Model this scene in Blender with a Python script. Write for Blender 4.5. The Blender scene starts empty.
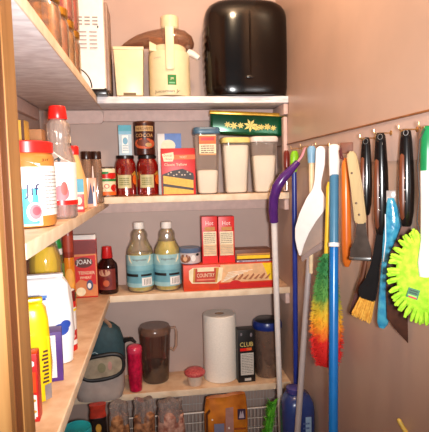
import bpy, bmesh, math, random
from mathutils import Vector, Matrix
random.seed(7)
sc = bpy.context.scene
COL = sc.collection
PI = math.pi
R = math.radians

# ------------------------------------------------------------------ camera
CZ = 1.22
F = 480.0
ROLL = R(1.3)
_c, _s = math.cos(ROLL), math.sin(ROLL)
def _un(px, py):
    x, y = px - 214.5, py - 216
    return x*_c - y*_s, x*_s + y*_c
_vx, _vy = _un(154.5, 176)
PITCH = math.atan(-_vy/F)
YAW = math.atan(-_vx/F*math.cos(PITCH))
FW = Vector((math.sin(YAW)*math.cos(PITCH), math.cos(YAW)*math.cos(PITCH), -math.sin(PITCH)))
RT = Vector((math.cos(YAW), -math.sin(YAW), 0))
UP = RT.cross(FW)
def ray(px, py):
    x, y = _un(px, py)
    return FW + RT*(x/F) - UP*(y/F)
def atY(px, py, Y):                       # pixel -> world point at depth Y
    d = ray(px, py); d *= Y/d.y
    return Vector((d.x, d.y, d.z + CZ))
def atX(px, py, X):
    d = ray(px, py); d *= X/d.x
    return Vector((d.x, d.y, d.z + CZ))
def atZ(px, py, Z):
    d = ray(px, py); d *= (Z-CZ)/d.z
    return Vector((d.x, d.y, d.z + CZ))

cam = bpy.data.cameras.new('camera')
cam.sensor_width = 36; cam.lens = 36*F/432; cam.clip_start = .02
co = bpy.data.objects.new('camera', cam); COL.objects.link(co)
# image rolled: scene's right side rises
r2 = RT*_c - UP*_s
u2 = UP*_c + RT*_s
mw = Matrix(((r2.x, u2.x, -FW.x, 0), (r2.y, u2.y, -FW.y, 0), (r2.z, u2.z, -FW.z, CZ), (0, 0, 0, 1)))
co.matrix_world = mw
sc.camera = co
sc.view_settings.view_transform = 'Standard'
sc.view_settings.look = 'None'
sc.view_settings.gamma = 1
sc.view_settings.use_curve_mapping = False
sc.view_settings.exposure = 0.1

# ------------------------------------------------------------------ materials
def lin(v):
    v /= 255.0
    return v/12.92 if v <= .04045 else ((v+.055)/1.055)**2.4
def rgb(t): return (lin(t[0]), lin(t[1]), lin(t[2]), 1)
_M = {}
def M(name, col, rough=.5, metal=0, noise=.08, scale=40, clear=0, bump=0, col2=None, stretch=None, detail=3, gloss=.12):
    """Procedural material: two close tones mixed by noise; clear>0 = see-through tinted plastic or glass."""
    if name in _M: return _M[name]
    m = bpy.data.materials.new(name); m.use_nodes = True
    nt = m.node_tree; N = nt.nodes; L = nt.links
    b = N['Principled BSDF']; out = N['Material Output']
    b.inputs['Roughness'].default_value = rough
    b.inputs['Metallic'].default_value = metal
    c1 = rgb(col)
    c2 = rgb(col2) if col2 else tuple(max(0, x*(1-noise*2)) for x in c1[:3]) + (1,)
    tc = N.new('ShaderNodeTexCoord'); mp = N.new('ShaderNodeMapping')
    if stretch: mp.inputs['Scale'].default_value = stretch
    nz = N.new('ShaderNodeTexNoise'); nz.inputs['Scale'].default_value = scale; nz.inputs['Detail'].default_value = detail
    rp = N.new('ShaderNodeValToRGB'); rp.color_ramp.elements[0].position = .35; rp.color_ramp.elements[1].position = .65
    rp.color_ramp.elements[0].color = c2; rp.color_ramp.elements[1].color = c1
    L.new(tc.outputs['Object'], mp.inputs[0]); L.new(mp.outputs[0], nz.inputs['Vector'])
    L.new(nz.outputs['Fac'], rp.inputs[0]); L.new(rp.outputs[0], b.inputs['Base Color'])
    if bump:
        bp = N.new('ShaderNodeBump'); bp.inputs['Strength'].default_value = bump; bp.inputs['Distance'].default_value = .004
        L.new(nz.outputs['Fac'], bp.inputs['Height']); L.new(bp.outputs[0], b.inputs['Normal'])
    if clear:
        tr = N.new('ShaderNodeBsdfTransparent'); tr.inputs[0].default_value = c1
        mx = N.new('ShaderNodeMixShader'); mx.inputs[0].default_value = clear
        L.new(b.outputs[0], mx.inputs[1]); L.new(tr.outputs[0], mx.inputs[2])
        gl = N.new('ShaderNodeBsdfGlossy'); gl.inputs['Roughness'].default_value = .08
        lw = N.new('ShaderNodeLayerWeight'); lw.inputs[0].default_value = .35
        ml = N.new('ShaderNodeMath'); ml.operation = 'MULTIPLY_ADD'; ml.inputs[1].default_value = .5; ml.inputs[2].default_value = gloss*.4
        L.new(lw.outputs['Fresnel'], ml.inputs[0])
        m2 = N.new('ShaderNodeMixShader'); L.new(ml.outputs[0], m2.inputs[0])
        L.new(mx.outputs[0], m2.inputs[1]); L.new(gl.outputs[0], m2.inputs[2])
        L.new(m2.outputs[0], out.inputs[0])
    _M[name] = m
    return m
def ramp_z(name, stops, rough=.8):
    """colour bands along the object's own height"""
    m = bpy.data.materials.new(name); m.use_nodes = True
    nt = m.node_tree; N = nt.nodes; L = nt.links; b = N['Principled BSDF']; b.inputs['Roughness'].default_value = rough
    tc = N.new('ShaderNodeTexCoord'); sp = N.new('ShaderNodeSeparateXYZ'); L.new(tc.outputs['Object'], sp.inputs[0])
    nz = N.new('ShaderNodeTexNoise'); nz.inputs['Scale'].default_value = 60; L.new(tc.outputs['Object'], nz.inputs['Vector'])
    ad = N.new('ShaderNodeMath'); ad.operation = 'MULTIPLY_ADD'; ad.inputs[1].default_value = .05
    L.new(nz.outputs['Fac'], ad.inputs[0]); L.new(sp.outputs['Z'], ad.inputs[2])
    z0, z1 = stops[0][0], stops[-1][0]
    mr = N.new('ShaderNodeMapRange'); mr.inputs[1].default_value = z0; mr.inputs[2].default_value = z1
    L.new(ad.outputs[0], mr.inputs[0])
    rp = N.new('ShaderNodeValToRGB'); cr = rp.color_ramp
    while len(cr.elements) < len(stops): cr.elements.new(.5)
    for e, (z, c) in zip(cr.elements, stops): e.position = (z-z0)/(z1-z0); e.color = rgb(c)
    L.new(mr.outputs[0], rp.inputs[0]); L.new(rp.outputs[0], b.inputs['Base Color'])
    return m

# ------------------------------------------------------------------ mesh builder
class MB:
    """Collects shapes (each with its own material slot) and links them as ONE mesh object."""
    def __init__(s): s.bm = bmesh.new(); s.mats = []; s.fr = None
    def slot(s, m):
        if m not in s.mats: s.mats.append(m)
        return s.mats.index(m)
    def add(s, t, m, smooth=True, mat4=None):
        if mat4 is not None: t.transform(mat4)
        k = s.slot(m)
        for f in t.faces: f.material_index = k; f.smooth = smooth
        me = bpy.data.meshes.new('tmp'); t.to_mesh(me); t.free()
        s.bm.from_mesh(me); bpy.data.meshes.remove(me)
        return s
    def box(s, m, sx, sy, sz, c=(0, 0, 0), bev=.002, top=(1, 1), rot=None, seg=2):
        t = bmesh.new(); bmesh.ops.create_cube(t, size=1)
        for v in t.verts:
            k = top if v.co.z > 0 else (1, 1)
            v.co = Vector((v.co.x*sx*k[0], v.co.y*sy*k[1], v.co.z*sz))
        if bev: bmesh.ops.bevel(t, geom=t.edges[:], offset=min(bev, .45*min(sx, sy, sz)), segments=seg, affect='EDGES', profile=.6)
        x = Matrix.Translation(c)
        if rot is not None: x = x @ rot
        return s.add(t, m, True, x)
    def lathe(s, m, prof, n=32, sx=1, sy=1, c=(0, 0, 0), sq=0, rot=None, ribs=0, ramp=0):
        """prof [(r,z)...]; sq>0 squares the section off (superellipse exponent); ribs flutes it"""
        t = bmesh.new(); rings = []
        for r, z in prof:
            ring = []
            for i in range(n):
                a = 2*PI*i/n
                ca, sa = math.cos(a), math.sin(a)
                k = r
                if sq: k = r / (abs(ca)**sq + abs(sa)**sq)**(1/sq)
                if ribs: k *= 1 + ramp*math.cos(ribs*a)
                ring.append(t.verts.new((ca*k*sx, sa*k*sy, z)))
            rings.append(ring)
        for a, b in zip(rings, rings[1:]):
            for i in range(n):
                j = (i+1) % n
                t.faces.new((a[i], a[j], b[j], b[i]))
        t.faces.new(rings[0][::-1]); t.faces.new(rings[-1])
        x = Matrix.Translation(c)
        if rot is not None: x = x @ rot
        return s.add(t, m, True, x)
    def tube(s, m, pts, r, n=10, c=None, flat=1.0):
        """round bar through pts; r a number or one radius per point"""
        pts = [Vector(p) for p in pts]; rs = r if isinstance(r, (list, tuple)) else [r]*len(pts)
        t = bmesh.new(); rings = []; up = None
        for i, p in enumerate(pts):
            d = (pts[min(i+1, len(pts)-1)] - pts[max(i-1, 0)]).normalized()
            if up is None:
                up = Vector((0, 0, 1)) if abs(d.z) < .9 else Vector((0, 1, 0))
            sd = d.cross(up).normalized(); up = sd.cross(d).normalized()
            rings.append([t.verts.new(p + sd*math.cos(2*PI*k/n)*rs[i] + up*math.sin(2*PI*k/n)*rs[i]*flat) for k in range(n)])
        for a, b in zip(rings, rings[1:]):
            for k in range(n):
                j = (k+1) % n
                t.faces.new((a[k], a[j], b[j], b[k]))
        t.faces.new(rings[0][::-1]); t.faces.new(rings[-1])
        bmesh.ops.recalc_face_normals(t, faces=t.faces)
        return s.add(t, m, True, Matrix.Translation(c) if c else None)
    def prism(s, m, pts, d, y=0, bev=0, axis='y', mat4=None):
        """outline in x,z given thickness d along y, centred on y"""
        t = bmesh.new()
        lo = [t.verts.new((a, y-d/2, b)) for a, b in pts]; hi = [t.verts.new((a, y+d/2, b)) for a, b in pts]
        t.faces.new(lo); t.faces.new(hi[::-1])
        for i in range(len(pts)):
            j = (i+1) % len(pts); t.faces.new((lo[i], hi[i], hi[j], lo[j]))
        bmesh.ops.recalc_face_normals(t, faces=t.faces)
        if bev: bmesh.ops.bevel(t, geom=t.edges[:], offset=bev, segments=2, affect='EDGES')
        return s.add(t, m, bool(bev), mat4)
    def ball(s, m, r, c=(0, 0, 0), sc3=(1, 1, 1), u=20, v=14):
        t = bmesh.new(); bmesh.ops.create_uvsphere(t, u_segments=u, v_segments=v, radius=r)
        return s.add(t, m, True, Matrix.Translation(c) @ Matrix.Diagonal((*sc3, 1)))
    # printing on a face: u,v run 0..1 across a front face (facing -y) or a cylinder's front half
    def face(s, w, h, y=0, z0=0, r=None, lift=.0006, mat4=None):
        s.fr = dict(w=w, h=h, y=y, z0=z0, r=r, k=lift, m=mat4); return s
    def _put(s, t, m):
        f = s.fr
        for v in t.verts:
            x, z = (v.co.x-.5)*f['w'], v.co.z*f['h'] + f['z0']
            if f['r']:
                a = x/f['r']; q = f['r'] + f['k']
                v.co = Vector((q*math.sin(a), -q*math.cos(a), z))
            else: v.co = Vector((x, f['y']-f['k'], z))
        f['k'] += .00025
        s.add(t, m, False, f['m']); return s
    def rect(s, m, u0, v0, u1, v1):
        t = bmesh.new(); n = 10 if s.fr['r'] else 1
        lo = [t.verts.new((u0+(u1-u0)*i/n, 0, v0)) for i in range(n+1)]; hi = [t.verts.new((u0+(u1-u0)*i/n, 0, v1)) for i in range(n+1)]
        for i in range(n): t.faces.new((lo[i], lo[i+1], hi[i+1], hi[i]))
        return s._put(t, m)
    def poly(s, m, pts):
        t = bmesh.new(); f = t.faces.new([t.verts.new((a, 0, b)) for a, b in pts])
        bmesh.ops.triangulate(t, faces=[f])
        return s._put(t, m)
    def oval(s, m, u, v, a, b, n=20):
        return s.poly(m, [(u+a*math.cos(2*PI*i/n), v+b*math.sin(2*PI*i/n)) for i in range(n)])
    def txt(s, m, text, u, v, hgt, wid=None):
        """lettering centred at u,v, hgt tall and (if given) wid wide, as fractions of the face"""
        cu = bpy.data.curves.new('t', 'FONT'); cu.body = text; cu.align_x = 'CENTER'; cu.resolution_u = 2
        o = bpy.data.objects.new('t', cu); COL.objects.link(o)
        dg = bpy.context.evaluated_depsgraph_get(); me = bpy.data.meshes.new_from_object(o.evaluated_get(dg))
        bpy.data.objects.remove(o); bpy.data.curves.remove(cu)
        t = bmesh.new(); t.from_mesh(me); bpy.data.meshes.remove(me)
        xs = [q.co.x for q in t.verts]; ys = [q.co.y for q in t.verts]
        x0, x1, y0, y1 = min(xs), max(xs), min(ys), max(ys)
        kz = hgt/(y1-y0)
        kx = wid/(x1-x0) if wid else kz*s.fr['h']/s.fr['w']
        for q in t.verts: q.co = Vector((u+(q.co.x-(x0+x1)/2)*kx, 0, v+(q.co.y-(y0+y1)/2)*kz))
        return s._put(t, m)
    def lines(s, m, u0, u1, v0, v1, n, fill=.4, seed=1):
        """small print: rows of short strokes"""
        rn = random.Random(seed)
        for i in range(n):
            v = v1-(v1-v0)*(i+.5)/n; hh = (v1-v0)/n*fill/2; u = u0
            k0 = s.fr['k']
            while u < u1-.01:
                w = min(u1-u, (u1-u0)*rn.uniform(.1, .3)); s.rect(m, u, v-hh, u+w*.85, v+hh); s.fr['k'] = k0; u += w
        s.fr['k'] += .00025
        return s
    def build(s, name, parent=None, loc=(0, 0, 0), rz=0, rot=None):
        me = bpy.data.meshes.new(name)
        s.bm.to_mesh(me); s.bm.free()
        for m in s.mats: me.materials.append(m)
        me.set_sharp_from_angle(angle=R(42))
        o = bpy.data.objects.new(name, me); COL.objects.link(o)
        o.location = loc; o.rotation_euler = rot if rot else (0, 0, rz)
        if parent: o.parent = parent
        return o
def tag(o, label, cat, group=None, kind=None):
    o['label'] = label; o['category'] = cat
    if group: o['group'] = group
    if kind: o['kind'] = kind
    return o
def thing(name, label, cat, loc, rz=0, group=None, rot=None):
    o = bpy.data.objects.new(name, None); o.empty_display_size = .03; COL.objects.link(o)
    o.location = loc; o.rotation_euler = rot if rot else (0, 0, rz)
    return tag(o, label, cat, group)
def struct(mb, name):
    o = mb.build(name); o['kind'] = 'structure'; return o
def dup(root, loc, label, rz=None):
    r = root.copy(); COL.objects.link(r); r.location = loc; r['label'] = label
    if rz is not None: r.rotation_euler = (0, 0, rz)
    for ch in list(root.children):
        c = ch.copy(); COL.objects.link(c); c.parent = r
        for g in list(ch.children):
            d = g.copy(); COL.objects.link(d); d.parent = c
    return r
def fit(px0, px1, pyt, Y, z):
    """(location, width, height) of a thing standing at depth Y on a surface at height z"""
    a, b = atY(px0, pyt+12, Y), atY(px1, pyt+12, Y)
    return Vector(((a.x+b.x)/2, Y, z)), b.x-a.x, atY((px0+px1)/2, pyt, Y).z - z

# ------------------------------------------------------------------ the room
XR, XL, YB = .553, -.475, 2.135
CEIL = 2.42
YF = 1.94                      # front edge of the back shelves
XE = -.206                     # where the side shelves meet the back ones
XES = [-.212, -.202, -.196, -.202]   # front edge of each side shelf
TH = .026
YJ = .655                       # door jamb
wall_m = M('wall_paint', (190, 163, 151), .55, noise=.04, scale=6, bump=.05)
wallr_m = M('wall_paint_side', (196, 165, 146), .38, noise=.05, scale=5, bump=.05)
rail_m = M('rail_paint', (194, 166, 154), .4, noise=.04, scale=8)
floor_m = M('floor_tile', (150, 118, 92), .4, noise=.2, scale=9)
ceil_m = M('ceiling_paint', (228, 214, 204), .8, noise=.03)
shelf_m = M('shelf_board', (232, 200, 166), .45, col2=(204, 160, 122), scale=14, stretch=(1, 1, 6), detail=6, bump=.08)
shelfw_m = M('shelf_board_pale', (244, 242, 244), .5, col2=(216, 210, 212), scale=16, stretch=(1.2, 2.5, 6), detail=7, bump=.08)
edge_m = M('shelf_edge', (238, 216, 188), .5, col2=(222, 194, 162), scale=20)
cleat_m = M('cleat_paint', (214, 184, 174), .6, noise=.05)
oak_m = M('oak', (172, 124, 70), .42, col2=(132, 84, 40), scale=26, stretch=(1, 1, .07), detail=6, bump=.12)
oakd_m = M('oak_shadow_line', (120, 66, 26), .45, col2=(90, 48, 18), scale=26, stretch=(1, 1, .07))

struct(MB().box(floor_m, 3.4, 4.2, .04, (.1, .25, -.02), bev=0), 'floor')
struct(MB().box(ceil_m, XR-XL+.08, YB-YJ+.1, .04, ((XR+XL)/2, (YB+YJ)/2, CEIL+.02), bev=0), 'ceiling')
struct(MB().box(wall_m, XR-XL+.12, .05, CEIL, ((XR+XL)/2, YB+.025, CEIL/2), bev=0), 'wall_back')
struct(MB().box(wallr_m, .05, YB-YJ+.25, CEIL, (XR+.025, (YB+YJ)/2-.125+.025, CEIL/2), bev=0), 'wall_right')
struct(MB().box(wall_m, .05, YB-YJ+.05, CEIL, (XL-.025, (YB+YJ)/2+.025, CEIL/2), bev=0), 'wall_left')
# door casing: stepped oak moulding with the stop and jamb behind it
jx = -.199
mb = MB()
prof = [(jx, YJ+.10), (jx, YJ+.045), (jx-.010, YJ+.045), (jx-.010, YJ+.02), (jx-.003, YJ+.016), (jx-.003, YJ-.004), (jx-.012, YJ-.01), (jx-.026, YJ-.012),
        (jx-.030, YJ-.006), (jx-.040, YJ-.006), (jx-.044, YJ-.014), (jx-.072, YJ-.018), (jx-.08, YJ-.012), (jx-.08, YJ+.10)]
t = bmesh.new()
lo = [t.verts.new((x, y, 0)) for x, y in prof]; hi = [t.verts.new((x, y, CEIL)) for x, y in prof]
t.faces.new(lo[::-1]); t.faces.new(hi)
for i in range(len(prof)):
    j = (i+1) % len(prof); t.faces.new((lo[i], lo[j], hi[j], hi[i]))
bmesh.ops.recalc_face_normals(t, faces=t.faces)
mb.add(t, oak_m, False)
mb.box(oakd_m, .006, .03, CEIL, (jx-.005, YJ+.03, CEIL/2), bev=0)
struct(mb, 'trim_1')
struct(MB().box(wall_m, 1.2, .05, CEIL, (jx-.08-.6, YJ+.07, CEIL/2), bev=0), 'wall_front')
# broom rail along the right wall with a thin brown top line
mb = MB()
z0, z1 = CZ+.022, CZ+.116
mb.box(rail_m, .003, YB-YJ-.02, z1-z0, (XR-.0015, (YB+YJ)/2, (z0+z1)/2), bev=.001)
mb.box(M('rail_line', (150, 92, 48), .5, noise=.15), .006, YB-YJ-.02, .004, (XR-.003, (YB+YJ)/2, z1+.0025), bev=.001)
struct(mb, 'trim_2')

# ------------------------------------------------------------------ shelves
ZS = [CZ+.312, CZ-.080, CZ-.478, CZ-.892]
ZL = [CZ+.312, CZ-.100, CZ-.478, CZ-.892]
pos = ['topmost', 'second from top', 'third from top', 'lowest']
extra_b = ['under the black barrel appliance', 'under the flour containers', 'under the two cooking oil bottles', 'under the paper towel roll']
extra_l = ['under the tall glass jars', 'under the big peanut butter jar', 'under the flour bags', 'behind the teal and grey lunch bag']
for i in range(4):
    m = shelfw_m if i == 0 else shelf_m
    xe = XES[i] if i < 3 else XL+.002
    mb = MB()
    mb.box(m, XR-xe-.003, YB-YF-.002, TH, ((XR+xe)/2, (YF+YB)/2, ZS[i]-TH/2), bev=.002)
    mb.box(edge_m if i else shelfw_m, XR-xe-.003, .004, TH, ((XR+xe)/2, YF-.003, ZS[i]-TH/2), bev=.001)
    tag(mb.build('pantry_shelf'), 'board shelf on the back wall, %s, %s' % (pos[i], extra_b[i]), 'shelf', 'shelves on the back wall')
    if i == 3: continue
    mb = MB()
    y0, y1 = YJ+.115, YB-.002
    mb.box(m, XES[i]-.002-XL-.002, y1-y0, TH, ((XES[i]+XL)/2, (y0+y1)/2, ZL[i]-TH/2), bev=.002)
    mb.box(edge_m, .004, y1-y0, TH, (XES[i]-.001, (y0+y1)/2, ZL[i]-TH/2), bev=.001)
    tag(mb.build('pantry_shelf'), 'board shelf on the left wall, %s, %s' % (pos[i], extra_l[i]), 'shelf', 'shelves on the left wall')
# ledger strips that carry the shelves
k = 3
for i in range(4):
    a, b = (XE-.002, XR-.02) if i == 0 else (XL+.03, XR-.02)
    mb = MB().box(cleat_m, b-a, .016, .048, ((a+b)/2, YB-.009, ZS[i]-TH-.026), bev=.003)
    struct(mb, 'trim_%d' % k); k += 1
    if i == 0:
        mb = MB().prism(cleat_m, [(XL+.02, ZS[0]-TH-.004), (XE-.012, ZS[0]-TH-.004), (XE-.002, ZS[0]-TH-.02), (XE-.002, ZS[0]-TH-.045), (XE-.012, ZS[0]-TH-.058), (XL+.02, ZS[0]-TH-.058)], .018, YB-.010)
        struct(mb, 'trim_%d' % k); k += 1
    mb = MB().box(cleat_m, .018, 1.1 if i < 3 else .18, .048, (XL+.010, 1.5 if i < 3 else 2.02, min(ZL[i], ZS[i])-TH-.026), bev=.003)
    struct(mb, 'trim_%d' % k); k += 1
    mb = MB().box(cleat_m, .018, YB-YF-.012, .044, (XR-.011, (YB+YF)/2-.004, ZS[i]-TH-.024), bev=.002)
    struct(mb, 'trim_%d' % k); k += 1
mb = MB().box(cleat_m, .016, .035, ZS[0]-ZS[1]-TH-.06, (XR-.010, YF+.03, (ZS[0]-TH-.05+ZS[1])/2), bev=.002)
struct(mb, 'trim_%d' % k)

# ------------------------------------------------------------------ light
def light(name, kind, loc, power, col, **kw):
    l = bpy.data.lights.new(name, kind); l.energy = power; l.color = col
    for a, b in kw.items(): setattr(l, a, b)
    o = bpy.data.objects.new(name, l); COL.objects.link(o); o.location = loc
    return o
light('ceiling_bulb', 'POINT', (.26, 1.12, 2.22), 25, (1, .73, .47), shadow_soft_size=.06)
fl = light('camera_flash', 'SPOT', (.05, -.06, CZ-.005), 114, (1, .985, .975), shadow_soft_size=.03, spot_size=R(92), spot_blend=1)
fl.rotation_euler = (Vector((.04, 2.0, CZ+.16))-Vector(fl.location)).to_track_quat('-Z', 'Y').to_euler()
w = bpy.data.worlds.new('room_light'); sc.world = w; w.use_nodes = True
w.node_tree.nodes['Background'].inputs[0].default_value = (1, .93, .91, 1)
w.node_tree.nodes['Background'].inputs[1].default_value = .25
# ------------------------------------------------------------------ colours for the goods
white = M('white', (238, 232, 226), .45, noise=.03)
ivory = M('ivory_plastic', (236, 220, 178), .35, noise=.03)
ivoryd = M('ivory_dark_base', (120, 98, 66), .6)  # darker brown for the bin's feet and slot and the juicer's base ring
black = M('black_plastic', (22, 17, 16), .25, noise=.1)
blackm = M('black_print', (26, 22, 22), .6)
greyp = M('grey_print', (150, 146, 146), .7)
red = M('red', (206, 24, 20), .4, noise=.06)
redp = M('red_plastic', (226, 32, 26), .3, noise=.05)
dred = M('dark_red', (110, 18, 16), .45, noise=.1)
orange = M('orange', (236, 106, 26), .5)
yellow = M('yellow', (250, 208, 24), .4, noise=.06)
gold = M('gold_lid', (214, 158, 60), .25, metal=.8, noise=.1)
teal = M('teal', (60, 152, 176), .5)
blue = M('blue', (40, 78, 160), .5)
cyan = M('cyan_print', (70, 206, 232), .5)
green = M('green', (38, 128, 52), .5)
purple = M('purple_card', (84, 44, 130), .5)
cream = M('cream_print', (244, 226, 186), .5)
brown = M('brown', (96, 52, 26), .5, noise=.15)
tan = M('tan', (206, 150, 88), .5, noise=.1)
pink = M('pink_print', (226, 120, 130), .5)
glass = M('clear_glass', (246, 242, 238), .08, clear=.88)
chrome = M('chrome', (200, 196, 192), .18, metal=1, noise=.05)
steel = M('steel_pole', (232, 222, 216), .25, noise=.04)

def cyl(r, h, rb=.004, n=32):              # plain rounded can profile
    return [(r-rb, 0), (r-rb*.3, rb*.3), (r, rb), (r, h-rb), (r-rb*.3, h-rb*.3), (r-rb, h)]

# ================================================================== TOP SHELF, LEFT ARM
# mason jars, two tiers
jar_glass = M('jar_glass', (254, 246, 230), .05, clear=.93, gloss=.6)
fills = [M('fill_amber', (222, 136, 36), .4, noise=.3, scale=60), M('fill_tomato', (214, 50, 36), .4, noise=.2, scale=60),
         M('fill_peach', (232, 130, 50), .5, noise=.25, scale=50), M('fill_honey', (236, 172, 62), .5, noise=.25, scale=50)]
def mason(loc, fill, label, h=.135, r=.043):
    t = thing('preserve_jar', label, 'jar', loc, 0, 'home preserve jars on the top shelf')
    MB().lathe(jar_glass, [(r-.006, 0), (r, .006), (r, h*.70), (r-.004, h*.80), (r*.80, h*.875), (r*.78, h*.90)], 28).build('glass', t)
    MB().lathe(fill, [(r-.010, .005), (r-.005, .010), (r-.005, h*.70), (r-.010, h*.78)], 24).build('contents', t)
    mb = MB().lathe(gold, [(r*.94, h*.84), (r*.98, h*.85), (r*.98, h*.985), (r*.88, h), (r*.5, h*.995)], 36, ribs=18, ramp=.01)
    mb.build('lid', t)
    return t
lo = [(1.565, 0, 'amber glass jar with gold lid beside the white vented appliance, lower tier'), (1.465, 3, 'lower tier glass jar with honey coloured fill, second from the white appliance'),
      (1.36, 2, 'lower tier glass jar with peach coloured fill, third from the white appliance'), (1.25, 0, 'lower tier amber jar nearest the top edge of the photo')]
up = [(1.565, 1, 'upper tier jar with red contents nearest the white vented appliance'), (1.465, 1, 'upper tier red jar, second from the white vented appliance')]
for y, f, l in lo: mason((XES[0]-.046, y, ZL[0]+.0005), fills[f], l)
for y, f, l in up: mason((XES[0]-.046, y, ZL[0]+.1360), fills[f], l, h=.15)

# white vented appliance with its cord
p, w_, h_ = fit(66, 107.5, -2, 1.93, ZL[0]+.0005)
t = thing('bread_machine', 'tall white vented kitchen appliance on the top shelf by the corner', 'appliance', (p.x, 1.975, p.z))
mb = MB().box(white, w_*.92, .17, h_-.012, (-w_*.04, 0, .012+(h_-.012)/2), bev=.010)
mb.face(w_*.92, h_, y=-.085)
for row in range(3):
    for c2 in range(3): mb.rect(greyp, .26+c2*.2, .765-row*.035, .40+c2*.2, .78-row*.035)
for row in range(5):
    for c2 in range(2): mb.rect(greyp, .30+c2*.27, .62-row*.04, .50+c2*.27, .632-row*.04)
mb.oval(blackm, .80, .675, .02, .012)
mb.build('housing', t)
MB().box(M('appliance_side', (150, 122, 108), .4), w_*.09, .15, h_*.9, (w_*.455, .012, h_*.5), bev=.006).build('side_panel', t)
MB().box(black, w_*.42, .06, .024, (w_*.22, -.055, .0125), bev=.005).build('foot', t)
pts = []
for i in range(15):
    a = i/14*PI*.5
    pts.append((-w_*.36+math.sin(a)*w_*.44, -.096-.004*math.sin(a*2), .022+.075*math.cos(a)))
MB().tube(black, pts, .0026, 8).build('cord', t)

# ================================================================== TOP SHELF, BACK
z = ZS[0]+.0005
p, w_, h_ = fit(114.5, 144, 50.5, 2.02, z)
bin_h = h_
t = thing('pulp_bin', 'small ivory plastic bin standing left of the ivory juicer', 'bin', p)
mb = MB().box(ivory, w_*.88, .11, h_-.008, (0, 0, .008+(h_-.008)/2), bev=.006, top=(1.13, 1.1))
mb.box(ivory, w_*1.02, .128, .012, (0, 0, h_-.006), bev=.003)
mb.build('bin_body', t)
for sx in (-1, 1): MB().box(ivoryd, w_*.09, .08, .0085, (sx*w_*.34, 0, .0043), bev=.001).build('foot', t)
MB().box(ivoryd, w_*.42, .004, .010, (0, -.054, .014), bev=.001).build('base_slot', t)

p, w_, h_ = fit(147.5, 189, 17, 2.01, z)
t = thing('juicer', 'ivory electric juicer with smoky brown lid and green badge', 'juicer', p)
rj = w_/2; hb = h_*.545
mb = MB().lathe(ivory, [(rj*.95, .004), (rj*.98, .009), (rj, .02), (rj*.985, hb*.9), (rj*.96, hb), (rj*.80, hb+.004)], 44)
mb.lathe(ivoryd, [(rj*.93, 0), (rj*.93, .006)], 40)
mb.face(PI*rj, hb, r=rj)
mb.rect(green, .455, .24, .585, .46); mb.txt(cream, 'JM', .52, .37, .06); mb.rect(M('pale_green', (120, 190, 140), .5), .475, .27, .565, .30)
mb.txt(M('dark_brown_print', (60, 40, 26), .6), 'Juiceman Jr', .44, .10, .085, .40)
mb.txt(greyp, 'AUTOMATIC', .30, .84, .03, .13)
mb.build('body', t)
MB().lathe(ivory, [(rj*.8, hb+.004), (rj*.84, hb+.012), (rj*.84, hb+.022), (rj*.80, hb+.026)], 36).box(ivory, .055, .05, .052, (-.052, -.02, hb+.030), bev=.004).build('bowl', t)
smoke = M('smoke_plastic', (196, 150, 120), .12, clear=.70)
lt = h_*.855
mb = MB()
st = [(-.196, .196, .200), (-.190, .194, .210), (-.175, .192, .222), (-.15, .190, .238), (-.12, .188, .254), (-.08, .186, .268), (-.03, .185, .278), (.02, .185, .280), (.055, .185, .272), (.075, .185, .255), (.087, .186, .230), (.092, .190, .205)]
ks = lt/.28
st = [(x, (max(l_*ks, bin_h+.006) if x < -.055 else l_*ks)/ks, max(u_, (bin_h+.014)/ks)) for x, l_, u_ in st]
mb.tube(smoke, [(x, 0, (lo_+hi_)/2*lt/.28) for x, lo_, hi_ in st], [(hi_-lo_)/2*lt/.28 for x, lo_, hi_ in st], 24)
for v in mb.bm.verts: v.co.y *= 1.55
mb.build('lid', t)
MB().lathe(ivory, [(.030, hb+.040), (.030, lt-.004), (.034, lt), (.036, lt+.004), (.036, h_-.004), (.032, h_)], 30, c=(.006, 0, 0)).build('pusher', t)
MB().box(ivory, .034, .012, h_*.50, (.0, -rj-.004, h_*.56), bev=.005).build('clamp', t)
MB().tube(white, [(rj*.94, -.01, hb+.008), (rj*1.18, -.02, hb-.004), (rj*1.42, -.026, hb-.020)], [.014, .013, .010], 14).build('spout', t)

p, w_, h_ = fit(203, 286, 2, 2.03, z)
t = thing('food_dehydrator', 'big black ribbed barrel shaped appliance on the top shelf', 'appliance', (p.x-.004, 2.018, p.z))
h_ *= .965; rx = w_/2; ry = .108
dk = M('dark_smoke_black', (9, 4, 4), .16, noise=.2, scale=8)
pf = [(.88, .006), (.93, .014), (.955, .035), (.97, .07)] + [(.985+.015*math.sin(PI*(q/48)), .10+.66*q/48) for q in range(49)] + [(.982, .80), (.968, .85), (.935, .90), (.87, .945), (.76, .978), (.6, .995), (.3, 1.0)]
mb = MB().lathe(dk, [(a*rx, b*h_) for a, b in pf], 64, sy=ry/rx, sq=2.8)
for v in mb.bm.verts:                      # shallow ring ridges moulded into both ends
    if .08 < v.co.z/h_ < .78: v.co.x += math.copysign(.0014, v.co.x)*math.sin(v.co.z/h_*2*PI*13)*max(0, abs(v.co.x)/rx-.9)*10
mb.build('body', t)
MB().lathe(black, [(rx*.80, 0), (rx*.88, .004), (rx*.90, .012)], 44, sy=ry/rx, sq=2.6).build('base', t)
MB().tube(dk, [(.0, -ry*.985, h_*.22), (.0, -ry*1.005, h_*.5), (.0, -ry*.99, h_*.8), (0, -ry*.85, h_*.92)], .004, 8).build('front_seam', t)
MB().ball(black, .02, (0, -ry*.96, h_*.185), (1.2, .35, .45)).build('knob', t)

# ================================================================== SECOND SHELF, LEFT ARM
z = ZL[1]+.0005
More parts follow.
